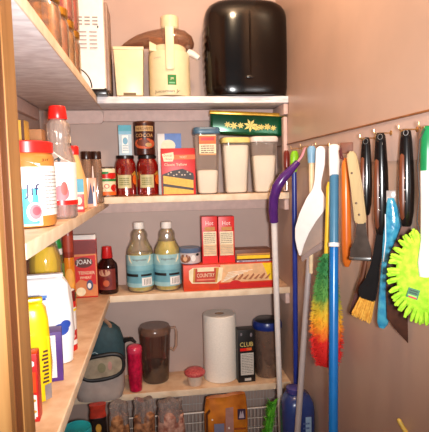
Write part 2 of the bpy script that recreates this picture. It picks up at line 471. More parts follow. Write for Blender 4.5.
# peanut butter jar
P0 = Vector((-.262, 1.045, z)); r = .0535; h = .176
t = thing('peanut_butter_jar', 'big peanut butter jar with ribbed red lid by the door frame', 'jar', P0)
pbm = M('peanut_butter', (196, 128, 58), .3, noise=.08)
MB().lathe(pbm, [(r-.010, 0), (r-.002, .003), (r, .009), (r, h*.80), (r-.003, h*.85), (r-.010, h*.875)], 40).build('jar_body', t)
MB().lathe(redp, [(r-.003, h*.86), (r-.001, h*.865), (r-.001, h*.985), (r-.006, h), (r*.6, h*.998)], 60, ribs=30, ramp=.006).build('lid', t)
mb = MB().face(PI*r, h, r=r)
rz0 = R(16)
mb.rect(white, .02, .03, .54, .70); mb.poly(white, [(.02, .70), (.54, .70), (.54, .735), (.42, .755), (.30, .785), (.14, .79), (.02, .77)])
mb.rect(white, .54, .14, .98, .71)
mb.rect(cyan, .02, .05, .50, .46); mb.poly(cyan, [(.02, .46), (.50, .46), (.44, .50), (.30, .53), (.02, .53)])
mb.poly(white, [(.30, .53), (.40, .30), (.52, .34), (.53, .56), (.42, .56)])
mb.txt(M('navy_print', (28, 30, 86), .5), 'Jif', .43, .42, .17, .17)
mb.oval(white, .45, .19, .09, .11); mb.oval(pink, .46, .19, .07, .085); mb.oval(M('rose_print', (206, 70, 84), .5), .47, .20, .045, .05)
mb.lines(greyp, .58, .80, .20, .66, 11, .3, 3); mb.rect(greyp, .56, .60, .84, .605)
mb.txt(brown, 'Jif', .60, .775, .035, .10)
for i in range(6): mb.rect(greyp, .78+i*.025, .20, .79+i*.025, .27)
mb.build('label', t, rz=R(33))

# big clear bottle with red cap
P0 = Vector((-.232, 1.235, z)); r = .037; h = .275
t = thing('syrup_bottle', 'tall clear ribbed bottle with red cap and dark red syrup left', 'bottle', P0)
clear_b = M('bottle_clear', (244, 226, 214), .06, clear=.74, gloss=.3)
mb = MB().lathe(clear_b, [(r-.006, 0), (r, .006), (r, h*.46), (r*.98, h*.52), (r*.72, h*.66), (r*.70, h*.70), (r*.74, h*.74), (r*.74, h*.84), (r*.50, h*.875), (r*.46, h*.90)], 48, ribs=12, ramp=.035)
mb.build('bottle_body', t)
MB().lathe(M('cherry_syrup', (150, 16, 12), .15), [(r-.009, .003), (r-.004, .008), (r-.004, .034)], 30).build('contents', t)
MB().lathe(redp, [(r*.60, h*.885), (r*.62, h*.89), (r*.58, h*.95), (r*.54, h*.99), (r*.5, h)], 40, ribs=20, ramp=.012).build('cap', t)
mb = MB().face(PI*r, h, r=r+.0015)
mb.rect(white, .05, .16, .98, .50); mb.poly(white, [(.05, .50), (.75, .50), (.55, .53), (.3, .62), (.05, .64)])
mb.oval(pink, .52, .23, .16, .07); mb.oval(M('coral_print', (222, 88, 80), .5), .58, .27, .07, .06); mb.rect(redp, .05, .125, .98, .165)
mb.poly(blackm, [(.40, .52), (.50, .545), (.54, .52), (.50, .50), (.47, .515), (.5, .525), (.46, .53), (.42, .512)])
mb.build('label', t, rz=R(8))

def box_item(name, label, cat, loc, w, d, h, base, draw=None, rz=0, group=None, bev=.0015, part=None):
    mb = MB().box(base, w, d, h, (0, 0, h/2), bev=bev)
    if draw: mb.face(w, h, y=-d/2); draw(mb)
    o = mb.build(name, None, loc, rz)
    return tag(o, label, cat, group)

p, w_, h_ = fit(12, 27, 121, 1.3, z)
box_item('tea_carton', 'yellow carton whose top shows behind the peanut butter jar', 'carton', p, w_, .05, h_, M('mustard_card', (222, 168, 60), .5),
         lambda m: (m.rect(brown, 0, .0, 1, .45), m.rect(brown, .80, .45, 1, 1)))
p, w_, h_ = fit(28, 44, 130, 1.42, z)
box_item('tea_carton', 'plain brown carton in the back row between peanut butter jar and left wall', 'carton', p, w_, .05, h_, M('kraft_card', (176, 120, 74), .6),
         lambda m: m.rect(dred, 0, .0, 1, .7))

# dark sauce bottle behind
p, w_, h_ = fit(62, 73.5, 126, 1.72, z)
t = thing('sauce_bottle', 'slim dark sauce bottle with cream label behind the red capped bottle', 'bottle', p)
r = w_/2
MB().lathe(M('soy_glass', (38, 16, 10), .1), [(r-.004, 0), (r, .004), (r, h_*.62), (r*.75, h_*.70), (r*.46, h_*.80), (r*.40, h_*.93)], 26).build('bottle_body', t)
MB().lathe(black, [(r*.5, h_*.91), (r*.5, h_*.99), (r*.42, h_)], 22).build('cap', t)
mb = MB().face(PI*r, h_, r=r); mb.rect(cream, .05, .42, .95, .68); mb.lines(brown, .3, .7, .46, .62, 3)
mb.fr['r'] = r*.52; mb.fr['w'] = PI*r*.52; mb.build('label', t); mb = MB().face(PI*r*.52, h_, r=r*.54); mb.rect(cream, .1, .79, .9, .87); mb.build('neck_label', t)

# squeeze bottle with red cap
p, w_, h_ = fit(57, 89, 146, 1.57, z)
t = thing('dressing_bottle', 'beige slope-shouldered bottle with red cap behind two small cartons', 'bottle', (p.x, 1.57, z))
r = w_*.40
bm_ = M('dressing_beige', (228, 184, 120), .25, noise=.04)
MB().lathe(bm_, [(r-.006, 0), (r, .006), (r, h_*.36), (r*.96, h_*.46), (r*.60, h_*.74), (r*.42, h_*.86), (r*.38, h_*.90)], 34).build('bottle_body', t)
MB().lathe(redp, [(r*.46, h_*.86), (r*.47, h_*.87), (r*.47, h_*.97), (r*.40, h_)], 30, ribs=14, ramp=.015).build('cap', t)
mb = MB().face(PI*r, h_, r=r*1.01); mb.rect(cream, .25, .10, .8, .44); mb.oval(tan, .56, .30, .10, .06); mb.build('label', t)

# two spice jars
spice_fill = M('spice_brown', (120, 62, 30), .7, noise=.25, scale=120)
for (a, b, Y, ll) in ((82, 91, 1.86, 'small brown spice jar with dark lid beside the beige bottle'), (91.5, 101, 1.90, 'small brown spice jar with dark lid behind the striped tomato can')):
    p, w_, h_ = fit(a, b, 151.5, Y, z)
    t = thing('spice_jar', ll, 'jar', p, 0, 'spice jars in the shelf corner')
    r = w_/2+.003
    MB().lathe(M('spice_glass', (226, 190, 160), .06, clear=.75, gloss=.3), [(r-.003, 0), (r, .003), (r, h_*.74), (r*.86, h_*.82), (r*.86, h_*.86)], 24).build('glass', t)
    MB().lathe(spice_fill, [(r-.006, .002), (r-.003, .005), (r-.003, h_*.60)], 20).build('contents', t)
    MB().lathe(M('lid_brown', (52, 26, 16), .3), [(r*.92, h_*.85), (r*.94, h_*.86), (r*.94, h_*.985), (r*.86, h_)], 26).build('lid', t)
# white nozzle bottle
p, w_, h_ = fit(89.5, 96.5, 166, 1.76, z)
t = thing('glue_bottle', 'little white pointed bottle between spice jars and small pink carton', 'bottle', p)
r = w_*.42
MB().lathe(white, [(r-.003, 0), (r, .003), (r, h_*.5), (r*.7, h_*.62)], 24).build('bottle_body', t)
MB().lathe(M('nozzle_pale', (232, 214, 204), .4), [(r*.5, h_*.60), (r*.4, h_*.72), (r*.14, h_)], 18).build('nozzle', t)

q = atZ(79, 209, z)
_, w_, h_ = fit(73.5, 86, 179, 1.44, z)
box_item('pudding_carton', 'small red carton with blue top beside the red capped syrup bottle', 'carton', (-.226, 1.452, z), w_, .036, h_, red,
         lambda m: (m.rect(teal, 0, .60, 1, 1), m.rect(cream, .0, .54, 1, .60), m.oval(cream, .6, .34, .22, .12), m.rect(M('light_print', (240, 200, 190), .5), .3, .08, .9, .16), m.rect(dred, 0, 0, .14, .6)), R(8), 'small cartons at the shelf edge')
q = atZ(92, 203, z)
_, w_, h_ = fit(86, 98, 178, 1.62, z)
box_item('pudding_carton', 'small pale pink carton with dark tree-like figure near the shelf corner', 'carton', (-.2145, 1.655, z), w_, .036, h_, M('salmon_card', (230, 160, 130), .5),
         lambda m: (m.poly(white, [(.0, 0), (.12, 0), (.38, 1), (.24, 1)]), m.poly(M('indigo_print', (44, 40, 84), .5), [(.22, .12), (.8, .12), (.62, .5), (.54, .86), (.44, .5)]), m.poly(white, [(.72, .05), (.95, .05), (.85, .9), (.7, .5)]), m.oval(M('indigo_print', (44, 40, 84), .5), .78, .62, .07, .12)), R(4), 'small cartons at the shelf edge')

# tomato can
z = ZS[1]+.0005
p, w_, h_ = fit(98, 115.5, 167, 1.985, z)
t = thing('tomato_can', 'food can with red, white and green label left of two red jars', 'can', p)
r = w_/2
MB().lathe(chrome, [(r-.002, 0), (r, .002), (r-.001, .005), (r-.001, h_-.005), (r, h_-.002), (r-.003, h_), (r-.005, h_-.003)], 34).build('can_body', t)
mb = MB().face(PI*r, h_, r=r)
mb.rect(cream, 0, .06, 1, .94); mb.rect(red, 0, .62, 1, .80); mb.rect(green, 0, .52, 1, .60); mb.rect(green, .2, .76, .6, .84)
mb.rect(orange, 0, .06, 1, .18); mb.poly(red, [(0, .18), (.5, .18), (.3, .5), (0, .4)]); mb.oval(red, .8, .30, .14, .12); mb.txt(red, 'RO', .45, .36, .16); mb.oval(red, .72, .70, .2, .1)
mb.build('label', t)

# ================================================================== SECOND SHELF, BACK
sauce = M('red_preserve', (122, 10, 8), .22, noise=.25, scale=40)
lid_blk = M('black_lid', (30, 20, 18), .3)
def sauce_jar(a, b, label):
    p, w_, h_ = fit(a, b, 155.5, 2.02, z)
    t = thing('sauce_jar', label, 'jar', p, 0, 'pair of red sauce jars')
    r = w_/2
    MB().lathe(M('jar_red_glass', (150, 20, 14), .07, clear=.25, gloss=.35), [(r-.005, 0), (r, .006), (r*.99, h_*.1), (r, h_*.72), (r*.94, h_*.82), (r*.80, h_*.89), (r*.78, h_*.93)], 36).build('glass', t)
    MB().lathe(sauce, [(r-.008, .004), (r-.003, .009), (r-.003, h_*.72), (r*.88, h_*.82)], 28).build('contents', t)
    MB().lathe(lid_blk, [(r*.82, h_*.915), (r*.84, h_*.92), (r*.84, h_*.99), (r*.78, h_), (r*.4, h_*.998)], 34).build('lid', t)
    mb = MB().face(PI*r, h_, r=r+.0005)
    mb.poly(M('label_gold', (196, 150, 60), .5), [(.06, .22), (.94, .22), (.96, .50), (.84, .62), (.72, .54), (.5, .60), (.28, .54), (.1, .60)])
    mb.rect(M('label_sage', (200, 190, 140), .5), .26, .20, .68, .52); mb.rect(dred, .1, .22, .2, .5); mb.oval(orange, .82, .40, .09, .12); mb.oval(M('olive_print', (120, 120, 50), .5), .16, .46, .06, .06)
    mb.lines(M('olive_print', (120, 120, 50), .5), .32, .62, .26, .46, 4)
    mb.build('label', t)
    return p.z+h_+.0006
zt = sauce_jar(114.8, 136, 'red sauce jar under the small blue and white box')
zt = sauce_jar(136.8, 158.3, 'red sauce jar under the dark brown cocoa tin')
p, w_, h_ = fit(118.5, 131.5, 125.5, 2.02, zt)
box_item('yeast_box', 'small blue and white box standing on a red sauce jar', 'box', p, w_, .035, h_, M('pale_blue_card', (176, 200, 214), .5),
         lambda m: (m.rect(teal, 0, .80, 1, 1), m.rect(M('sky_card', (110, 170, 200), .5), 0, .70, 1, .80), m.rect(white, .25, .08, .72, .66), m.oval(M('sky_card', (110, 170, 200), .5), .5, .48, .2, .12), m.lines(teal, .3, .7, .14, .36, 4)), R(4))
p, w_, h_ = fit(133.8, 155, 122, 2.02, zt)
t = thing('cocoa_tin', 'dark brown cocoa tin standing on a red sauce jar', 'tin', p)
r = w_/2
choc = M('cocoa_brown', (66, 26, 16), .3, noise=.1)
MB().lathe(choc, [(r-.003, 0), (r, .003), (r, h_*.93)], 34).build('tin_body', t)
MB().lathe(M('tin_rim', (96, 60, 44), .3, metal=.5), [(r*1.01, h_*.93), (r*1.02, h_*.94), (r*1.02, h_*.985), (r*.98, h_), (r*.8, h_*.99)], 34).build('lid', t)
mb = MB().face(PI*r, h_, r=r)
mb.rect(M('cocoa_cream', (186, 150, 100), .5), .20, .70, .80, .86); mb.txt(choc, "HERSHEY'S", .5, .78, .09, .50)
mb.txt(M('cocoa_gold', (214, 168, 110), .4), 'COCOA', .5, .58, .10, .56); mb.oval(M('cocoa_orange', (190, 84, 46), .5), .5, .34, .34, .16); mb.oval(M('cocoa_mid', (110, 50, 30), .5), .46, .36, .2, .10); mb.oval(M('cocoa_cream', (186, 150, 100), .5), .62, .30, .1, .06)
mb.build('label', t)
p, w_, h_ = fit(157.5, 181, 134, 2.095, z)
box_item('cereal_box', 'white box with blue sky picture standing behind the red cake mix', 'box', p, w_, .05, h_, white,
         lambda m: (m.rect(M('sky_print', (90, 130, 200), .5), .30, .62, 1, 1), m.oval(white, .55, .66, .25, .10), m.oval(M('cream_print2', (240, 232, 200), .5), .45, .80, .3, .1)))
p, w_, h_ = fit(161, 195.5, 148.5, 2.0, z)
def cake(m):
    m.rect(orange, .30, .76, 1, .86)
    m.poly(cream, [(.03, .88), (.36, .92), (.38, .80), (.34, .72), (.08, .72)])
    m.txt(red, 'Duncan', .2, .85, .05, .24); m.txt(red, 'Hines', .21, .775, .05, .2)
    m.txt(cream, 'Classic Yellow', .42, .655, .055, .66); m.txt(cream, 'MOIST', .65, .81, .05, .2)
    yc = M('cake_yellow', (236, 190, 84), .6, noise=.1, scale=90); ch = M('cake_choc', (46, 22, 12), .5, noise=.2, scale=90)
    m.poly(ch, [(.02, .44), (.30, .52), (.62, .56), (.93, .46), (.95, .38), (.92, .02), (.02, .02)])
    m.poly(yc, [(.05, .42), (.93, .31), (.93, .14), (.05, .25)]); m.poly(yc, [(.05, .19), (.93, .09), (.93, .02), (.05, .02)])
    for i in range(9): m.oval(M('cake_fleck', (210, 190, 170), .5), .2+.08*i, .45+.04*math.sin(i*2), .025, .015)
box_item('cake_mix_box', 'red cake mix box with slice of yellow chocolate layer cake', 'box', p+Vector((-.0015, 0, 0)), w_-.003, .04, h_, red, cake)

# clear food containers
cont = M('container_clear', (252, 246, 240), .12, clear=.92, gloss=.05)
flour = M('flour', (254, 248, 234), .9, noise=.01)
def tub(a, b, pyt, Y, d, fill_h, fillm, lidm, label, taper=1.10, rim=.0):
    p, w_, h_ = fit(a, b, pyt, Y, z)
    t = thing('storage_container', label, 'container', p, 0, 'clear food storage containers')
    wb = w_/taper; k = d/w_
    pr = [(wb/2-.006, 0), (wb/2, .005), (w_/2-.002, h_*.90), (w_/2-.001, h_*.93)]
    MB().lathe(cont, pr, 40, sy=k, sq=5).build('container_body', t)
    fh = h_*fill_h; wf = wb/2+(w_/2-wb/2)*fill_h-.004
    MB().lathe(fillm, [(wb/2-.010, .004), (wb/2-.005, .010), (wf, fh-.006), (wf*.96, fh), (wf*.5, fh+.004*(fill_h < .8))], 36, sy=k, sq=5).build('contents', t)
    MB().lathe(lidm, [(w_/2, h_*.905), (w_/2+.001, h_*.91), (w_/2+.001, h_*.975), (w_/2-.004, h_), (w_/2*.7, h_*.998)], 40, sy=k, sq=5).build('lid', t)
    return t, p, w_, h_
t, p, w_, h_ = tub(193, 219.5, 128, 1.988, .085, .36, flour, M('lid_slate_blue', (70, 106, 132), .35), 'clear container with slate blue lid, one third full of flour', 1.28)
mb = MB().face(w_*.62, h_*.30, y=-.0425, z0=h_*.585)
mb.rect(cream, 0, 0, 1, 1); mb.rect(orange, 0, .55, 1, .95); mb.rect(redp, .1, .72, .9, .88); mb.lines(brown, .1, .9, .08, .5, 4); mb.rect(tan, 0, .0, 1, .08)
mb.build('label', t)
tub(221, 249, 138, 2.005, .085, .86, flour, M('lid_butter', (240, 214, 128), .4), 'container full of flour with pale yellow lid', 1.22)
t, p3, w3, h3 = tub(249.5, 276.5, 137, 2.005, .085, .66, flour, M('lid_white', (240, 226, 216), .4), 'container with white lid, just over half full of flour', 1.30)
# scoop-like white insert seen beside the flour
# green tin lying on the lids
zt = z + h3 + .0012
p, w_, h_ = fit(207.5, 283, 108, 2.07, zt)
gt = M('tin_green', (8, 84, 50), .18, metal=.35, noise=.2, scale=10)
gy = M('tin_gold', (206, 156, 50), .25, metal=.5, noise=.1)
w_ = .338; hh = .099; dd = .105
ty = 1.5
t = thing('cookie_tin', 'long green tin with gold poinsettia lying across the container lids', 'tin', (p.x+.004, 2.066, zt+.0088), rot=(0, R(3.1), R(-3)))
mb = MB().box(gt, w_*.96, dd*.94, hh-.012, (0, 0, (hh-.012)/2), bev=.012, top=(1.02, 1.04), seg=3)
mb.face(w_*.96, hh-.012, y=-dd*.485)
fl_ = M('tin_flower', (250, 222, 120), .4)
for cx, cz_, s_ in ((.52, .46, 1.0), (.30, .42, .6), (.22, .46, .5), (.39, .44, .5), (.66, .40, .5), (.74, .42, .55), (.82, .38, .45), (.60, .36, .5)):
    for i in range(7):
        a = i*2*PI/7+cx*9; L_ = .33*s_; W_ = .12*s_; kx = hh/w_
        m2 = [(0, 0), (.5, .5), (1, 0), (.5, -.5)]
        mb.poly(fl_, [(cx+kx*(L_*u*math.cos(a)-W_*v*math.sin(a)), cz_+L_*u*math.sin(a)+W_*v*math.cos(a)) for u, v in m2]); mb.fr['k'] -= .00025
    mb.fr['k'] += .0003
mb.build('tin_body', t)
MB().box(gy, w_, dd, .016, (0, 0, hh-.010), bev=.005).build('lid', t)
# ================================================================== THIRD SHELF, LEFT ARM
z = ZL[2]+.0005
zfoil = M('bag_white', (240, 238, 240), .45, noise=.02, bump=.15, scale=30)
def bag(name, label, loc, w, d, h, body, draw, rz=0, puff=.10, seedv=1):
    """filled paper or plastic bag: pillow body, pinched folded top, printed front"""
    rn = random.Random(seedv)
    mb = MB()
    pr = [(.44, 0), (.49, .012), (.5, .05), (.5*(1+puff), .35), (.5*(1+puff*.8), .62), (.5, .82), (.47, .92), (.40, .975), (.30, 1.0)]
    mb.lathe(body, [(a*w/(1+puff), b*h) for a, b in pr], 44, sy=d/w, sq=4.2)
    t = thing(name, label, 'bag', loc, rz)
    # crumple
    for v in mb.bm.verts:
        k = w*(.016*math.sin(v.co.z*70+v.co.x*60+seedv)*math.cos(v.co.x*90+v.co.y*50)+.014*math.sin(v.co.z*160+v.co.y*120+v.co.x*30))
        v.co.x += k; v.co.y += k*.8
    mb.build('bag_body', t)
    MB().box(body, w*.70, d*.34, .012, (w*.02, 0, h+.001), bev=.005).build('folded_top', t)
    if draw:
        mb = MB(); mb.face(w*.98, h*.86, y=-d*.50-.0055, z0=h*.02); draw(mb)
        # wrap print gently round the pillow front
        for v in mb.bm.verts:
            u = v.co.x/(w*.5)
            v.co.y += d*.5*(1-max(0, 1-min(1, abs(u))**3.4)**(1/3.4))
        mb.build('print', t)
    return t
# yellow bag with dark script along its side
q = Vector((-.284, 1.055, z))
yb = M('bag_yellow', (252, 210, 20), .3, noise=.05, bump=.1, scale=30)
def yprint(m):
    m.rect(yb, .28, .02, .98, .75)
    for i in range(9): m.rect(M('umber_print', (90, 66, 50), .5), .80+.02*(i % 3), .22+.045*i, .94, .245+.045*i)
    m.rect(M('grey_shading', (170, 160, 160), .3, metal=.3), .84, .02, .98, .20); m.rect(yellow, .3, .5, .5, .55)  # grey corner is the bag side's shading, painted into the print
bag('pasta_bag', 'plump yellow bag behind the red pasta carton, next to door frame', q, .094, .075, .215, yb, yprint, R(12), seedv=3)
# red carton in front of it
q = atZ(33, 420, z)
_, w_, h_ = fit(14, 38.5, 353, q.y, z)
def redpasta(m):
    m.rect(M('carton_orange', (240, 74, 20), .45), .05, .44, .95, .74); m.oval(white, .74, .86, .18, .06); m.rect(white, .60, .83, .92, .89)
    m.poly(white, [(.55, .44), (.95, .40), (.95, .08), (.62, .08)])
    nod = M('noodle', (226, 160, 52), .5, noise=.2, scale=80)
    for i in range(5): m.oval(nod, .74+.05*math.cos(i*2.2), .16+.055*i, .14, .026)
    for i in range(3): m.oval(brown, .76, .18+.08*i, .05, .012)
    m.rect(white, .6, .06, .9, .11)
box_item('pasta_carton', 'red and orange carton with noodle picture standing beside oak frame', 'carton', (-.272, .960, z), .062, .034, h_, red, redpasta, R(4))
# white bag behind
def wprint(m):
    m.rect(M('sky_blue_print', (90, 136, 204), .5), .10, .90, .62, .935); m.rect(M('ink_blue', (40, 80, 170), .5), .18, .87, .60, .90)
    m.oval(M('royal_print', (40, 76, 176), .5), .82, .46, .13, .08); m.oval(M('royal_print', (40, 76, 176), .5), .90, .52, .08, .06)
    for i in range(6): m.rect(M('faint_blue', (196, 206, 226), .5), .1+.13*i, .56, .105+.13*i, .96)
    m.rect(M('faint_blue', (196, 206, 226), .5), .66, .60, .9, .605); m.rect(M('faint_blue', (196, 206, 226), .5), .1, .80, .9, .803)
bag('sugar_bag', 'big white paper bag with blue print behind purple edged box', Vector((-.300, 1.268, z)), .150, .075, .225, zfoil, wprint, R(6), seedv=5, puff=.05)
# purple edged box
q = atZ(54, 382, z)
_, w_, h_ = fit(38, 62, 333, q.y, z)
def purp(m):
    m.rect(white, .04, .08, .82, .94); m.lines(M('faint_print', (206, 202, 204), .6), .45, .74, .2, .86, 12, .3, 5); m.rect(M('lilac_print', (200, 190, 220), .5), .1, .84, .7, .9)
box_item('cracker_box', 'white box with purple edges in front of the white bag', 'box', (-.272, 1.155, z), .078, .05, h_, purple, purp, R(10))
# slim red topped jar right of the white bag
t = thing('drink_mix_can', 'white can with red bands at the shelf edge behind purple box', 'can', (-.257, 1.350, z))
r = .0265; h = .168
MB().lathe(white, cyl(r, h, .002), 30).build('can_body', t)
MB().lathe(dred, [(r+.001, h-.03), (r+.0015, h-.028), (r+.0015, h-.003), (r, h), (r*.8, h-.001)], 30).build('lid', t)
mb = MB().face(PI*r, h, r=r)
mb.rect(white, 0, 0, 1, .99); mb.rect(red, 0, 0, 1, .34); mb.rect(red, 0, .72, 1, .86); mb.rect(white, .3, .1, .9, .18); mb.oval(M('rose_light', (240, 150, 140), .5), .6, .24, .2, .04); mb.rect(yellow, 0, .66, 1, .70)
mb.build('label', t, rz=R(14))

# yellow oil jug
t = thing('oil_jug', 'clear jug of bright yellow oil behind the white paper bag', 'jug', (-.352, 1.555, z))
r = .052; h = .335
MB().lathe(M('jug_clear', (252, 248, 230), .06, clear=.93, gloss=.3), [(r-.008, 0), (r, .008), (r, h*.30), (r*.96, h*.33), (r, h*.36), (r*.98, h*.66), (r*.74, h*.80), (r*.34, h*.90), (r*.30, h*.94)], 36, ribs=10, ramp=.012).build('jug_body', t)
MB().lathe(M('bright_oil', (250, 214, 20), .15, noise=.03), [(r-.010, .006), (r-.004, .014), (r-.004, h*.64), (r*.88, h*.70), (r*.6, h*.79)], 30).build('oil', t)
MB().lathe(yellow, [(r*.36, h*.92), (r*.36, h*.99), (r*.3, h)], 24).build('cap', t)
mb = MB().face(PI*r, h, r=r+.002)
mb.rect(cream, .0, .30, 1, .44); mb.rect(M('olive_band', (70, 60, 20), .5), 0, .43, 1, .455); mb.build('label', t)

# green capped bottle
p, w_, h_ = fit(49.5, 63, 232, 1.67, z)
t = thing('lemon_bottle', 'small bottle with pointed green cap and olive label', 'bottle', p)
r = w_/2
MB().lathe(M('olive_glass', (88, 110, 44), .12), [(r-.004, 0), (r, .004), (r, h_*.56), (r*.82, h_*.70), (r*.66, h_*.78)], 28).build('bottle_body', t)
mb = MB().lathe(M('cap_green', (36, 140, 56), .35), [(r*.78, h_*.80), (r*.8, h_*.86), (r*.5, h_*.93), (r*.28, h_)], 26)
mb.build('cap', t)
MB().lathe(white, [(r*.8, h_*.74), (r*.84, h_*.75), (r*.84, h_*.80), (r*.78, h_*.81)], 26).build('collar', t)
mb = MB().face(PI*r, h_, r=r+.0003)
mb.rect(M('olive_label', (120, 150, 62), .5), 0, .44, 1, .64); mb.oval(M('leaf_print', (54, 84, 34), .5), .5, .54, .3, .06); mb.rect(M('ice_label', (208, 224, 236), .5), .05, .06, .95, .42); mb.rect(M('blue_print', (70, 110, 190), .5), .2, .28, .9, .33); mb.lines(greyp, .2, .9, .1, .25, 4)
mb.build('label', t, rz=R(10))

# orange bottle
p, w_, h_ = fit(62.5, 73.5, 227, 1.79, z)
t = thing('seasoning_bottle', 'orange bottle with dark red top left of the white topped carton', 'bottle', p)
r = w_/2
MB().lathe(M('orange_fill', (232, 132, 34), .2, noise=.06), [(r-.004, 0), (r, .004), (r, h_*.58), (r*.9, h_*.64)], 28).build('bottle_body', t)
MB().lathe(M('rust_cap', (150, 52, 34), .35), [(r*.92, h_*.63), (r*.96, h_*.65), (r*.96, h_*.985), (r*.86, h_)], 28).build('cap', t)
mb = MB().face(PI*r, h_, r=r+.0003)
mb.oval(M('apricot_print', (244, 170, 70), .5), .5, .36, .3, .14); mb.rect(green, .5, .12, .9, .2); mb.poly(M('apricot_print', (244, 170, 70), .5), [(.3, .1), (.8, .1), (.6, .5)]); mb.build('label', t, rz=R(8)); mb = MB().face(PI*r, h_, r=r+.0005)
mb.rect(M('rust_print', (176, 64, 40), .5), .1, .7, .8, .9); mb.build('cap_label', t, rz=R(8))

# carton with white top
p, w_, h_ = fit(73.5, 97, 234, 1.975, z)
def joan(m):
    m.rect(M('maroon_card', (128, 28, 26), .5), 0, .70, 1, .92)
    m.rect(M('tan_card', (214, 128, 70), .5), .05, .02, 1, .70)
    m.poly(red, [(.05, .66), (.95, .68), (.95, .20), (.30, .30), (.05, .22)])
    m.oval(M('choc_print', (90, 30, 22), .5), .46, .565, .38, .085); m.txt(white, 'JOAN', .46, .565, .10, .62)
    m.txt(cream, 'TENDER', .56, .40, .05, .70); m.txt(cream, 'WHEAT', .52, .325, .045, .5)
    m.oval(M('grey_navy', (70, 76, 110), .5), .68, .20, .14, .085); m.oval(white, .66, .19, .08, .045); m.oval(cream, .3, .1, .2, .07)
    m.rect(M('maroon_card', (128, 28, 26), .5), 0, .80, 1, .83)
t = thing('cereal_carton', 'red and tan carton with white top edge in the shelf corner', 'carton', (p.x, 1.955, z), R(2))
mb = MB().box(red, w_, .045, h_*.93, (0, 0, h_*.465), bev=.0015); mb.face(w_, h_, y=-.0225); joan(mb); mb.build('carton_body', t)
MB().box(white, w_*.98, .045, h_*.07, (0, 0, h_*.965), bev=.002, top=(1, .6)).build('carton_top', t)

# barbecue sauce
z = ZS[2]+.0005
p, w_, h_ = fit(97.5, 117.5, 246, 2.0, ZS[2]+.0005)
p.x = max(p.x, -.30)
t = thing('barbecue_bottle', 'dark barbecue sauce bottle with red cap', 'bottle', (p.x, 1.99, z))
r = w_/2
MB().lathe(M('bbq_dark', (40, 12, 10), .1), [(r-.005, 0), (r, .006), (r, h_*.56), (r*.92, h_*.64), (r*.52, h_*.74), (r*.44, h_*.78)], 32, sy=.72).build('bottle_body', t)
MB().lathe(M('cap_red_dark', (190, 30, 30), .35), [(r*.54, h_*.76), (r*.56, h_*.77), (r*.46, h_*.99), (r*.40, h_)], 26).build('cap', t)
mb = MB().face(PI*r, h_, r=r+.0003)
mb.rect(M('bbq_label', (120, 40, 30), .5), .08, .10, .78, .54); mb.oval(M('bbq_cream', (200, 150, 120), .5), .40, .46, .20, .07); mb.oval(dred, .44, .26, .22, .12); mb.oval(M('bbq_orange', (190, 90, 50), .5), .46, .24, .10, .07)
for v in mb.bm.verts: v.co.y *= .72
mb.build('label', t)

# ================================================================== THIRD SHELF, BACK
def oil_bottle(a, b, pyt, fill, label):
    p, w_, h_ = fit(a, b, pyt, 2.015, z)
    t = thing('oil_bottle', label, 'bottle', p, 0, 'pair of cooking oil bottles')
    r = w_/2
    MB().lathe(M('oil_clear', (252, 248, 240), .05, clear=.92, gloss=.35), [(r-.008, 0), (r-.002, .004), (r, .012), (r, h_*.56), (r*.94, h_*.62), (r*.72, h_*.70), (r*.60, h_*.76), (r*.62, h_*.82), (r*.56, h_*.86), (r*.36, h_*.90), (r*.33, h_*.94)], 40).build('bottle_body', t)
    pr = [(r-.010, .005), (r-.004, .013), (r-.004, h_*.55)]
    if fill > .6: pr += [(r*.92, h_*.60), (r*.70, h_*.685), (r*.66, h_*.72)]
    pr += [(pr[-1][0]*.6, pr[-1][1]+.0005)]
    MB().lathe(M('pale_oil', (252, 234, 116), .08, clear=.2, gloss=.2), pr, 36).build('oil', t)
    MB().lathe(white, [(r*.40, h_*.905), (r*.41, h_*.91), (r*.41, h_*.99), (r*.36, h_)], 30, ribs=15, ramp=.012).build('cap', t)
    mb = MB().face(PI*r, h_, r=r+.0008)
    tl = M('oil_label_teal', (160, 200, 202), .45); td = M('oil_label_deep', (108, 166, 180), .45)
    mb.rect(tl, .03, .08, .97, .54); mb.rect(td, .03, .14, .97, .32); mb.rect(M('oil_label_mid', (130, 184, 194), .45), .03, .32, .97, .39)
    mb.poly(cream, [(.22, .54), (.78, .54), (.78, .47), (.70, .425), (.30, .425), (.22, .47)])
    mb.txt(brown, 'Vegetable', .5, .475, .035, .34)
    mb.rect(blackm, .10, .235, .46, .275); mb.rect(blackm, .52, .24, .80, .27); mb.rect(white, .54, .10, .80, .22); mb.txt(blackm, '|||||', .67, .16, .08, .16)
    mb.build('label', t)
oil_bottle(125.5, 152.5, 222, .5, 'cooking oil bottle with lower oil level, left one of the pair')
oil_bottle(153.2, 180, 221.5, .8, 'fuller cooking oil bottle beside the small blue lidded tin')

# long orange box
p, w_, h_ = fit(180.5, 275, 268.5, 1.985, z)
w_ = .385
t_l = thing('pie_crust_box', 'long flat orange food box under two tall red cartons', 'box', (p.x, 1.992, z), R(.5))
h_ = .108
mb = MB().box(M('box_orange', (226, 70, 26), .45), w_, .092, h_, (0, 0, h_/2), bev=.0015)
mb.face(w_, h_, y=-.046)
mb.rect(M('box_peach', (238, 186, 134), .5), .40, .28, .99, .97); mb.poly(yellow, [(.86, .97), (.99, .97), (.99, .30), (.94, .3)])
mb.poly(cream, [(.09, .30), (.36, .26), (.41, .40), (.43, .86), (.36, .90), (.10, .90), (.06, .8), (.06, .45)])
mb.poly(M('box_gold', (206, 150, 60), .5), [(.10, .34), (.36, .30), (.385, .88), (.11, .88)])
mb.poly(M('box_brick', (196, 56, 30), .5), [(.12, .34), (.34, .32), (.355, .86), (.13, .86)])
mb.rect(cream, .15, .74, .33, .88); mb.txt(cream, 'COUNTRY', .24, .60, .15, .19); mb.rect(M('salmon_print', (236, 130, 100), .5), .14, .40, .34, .46)
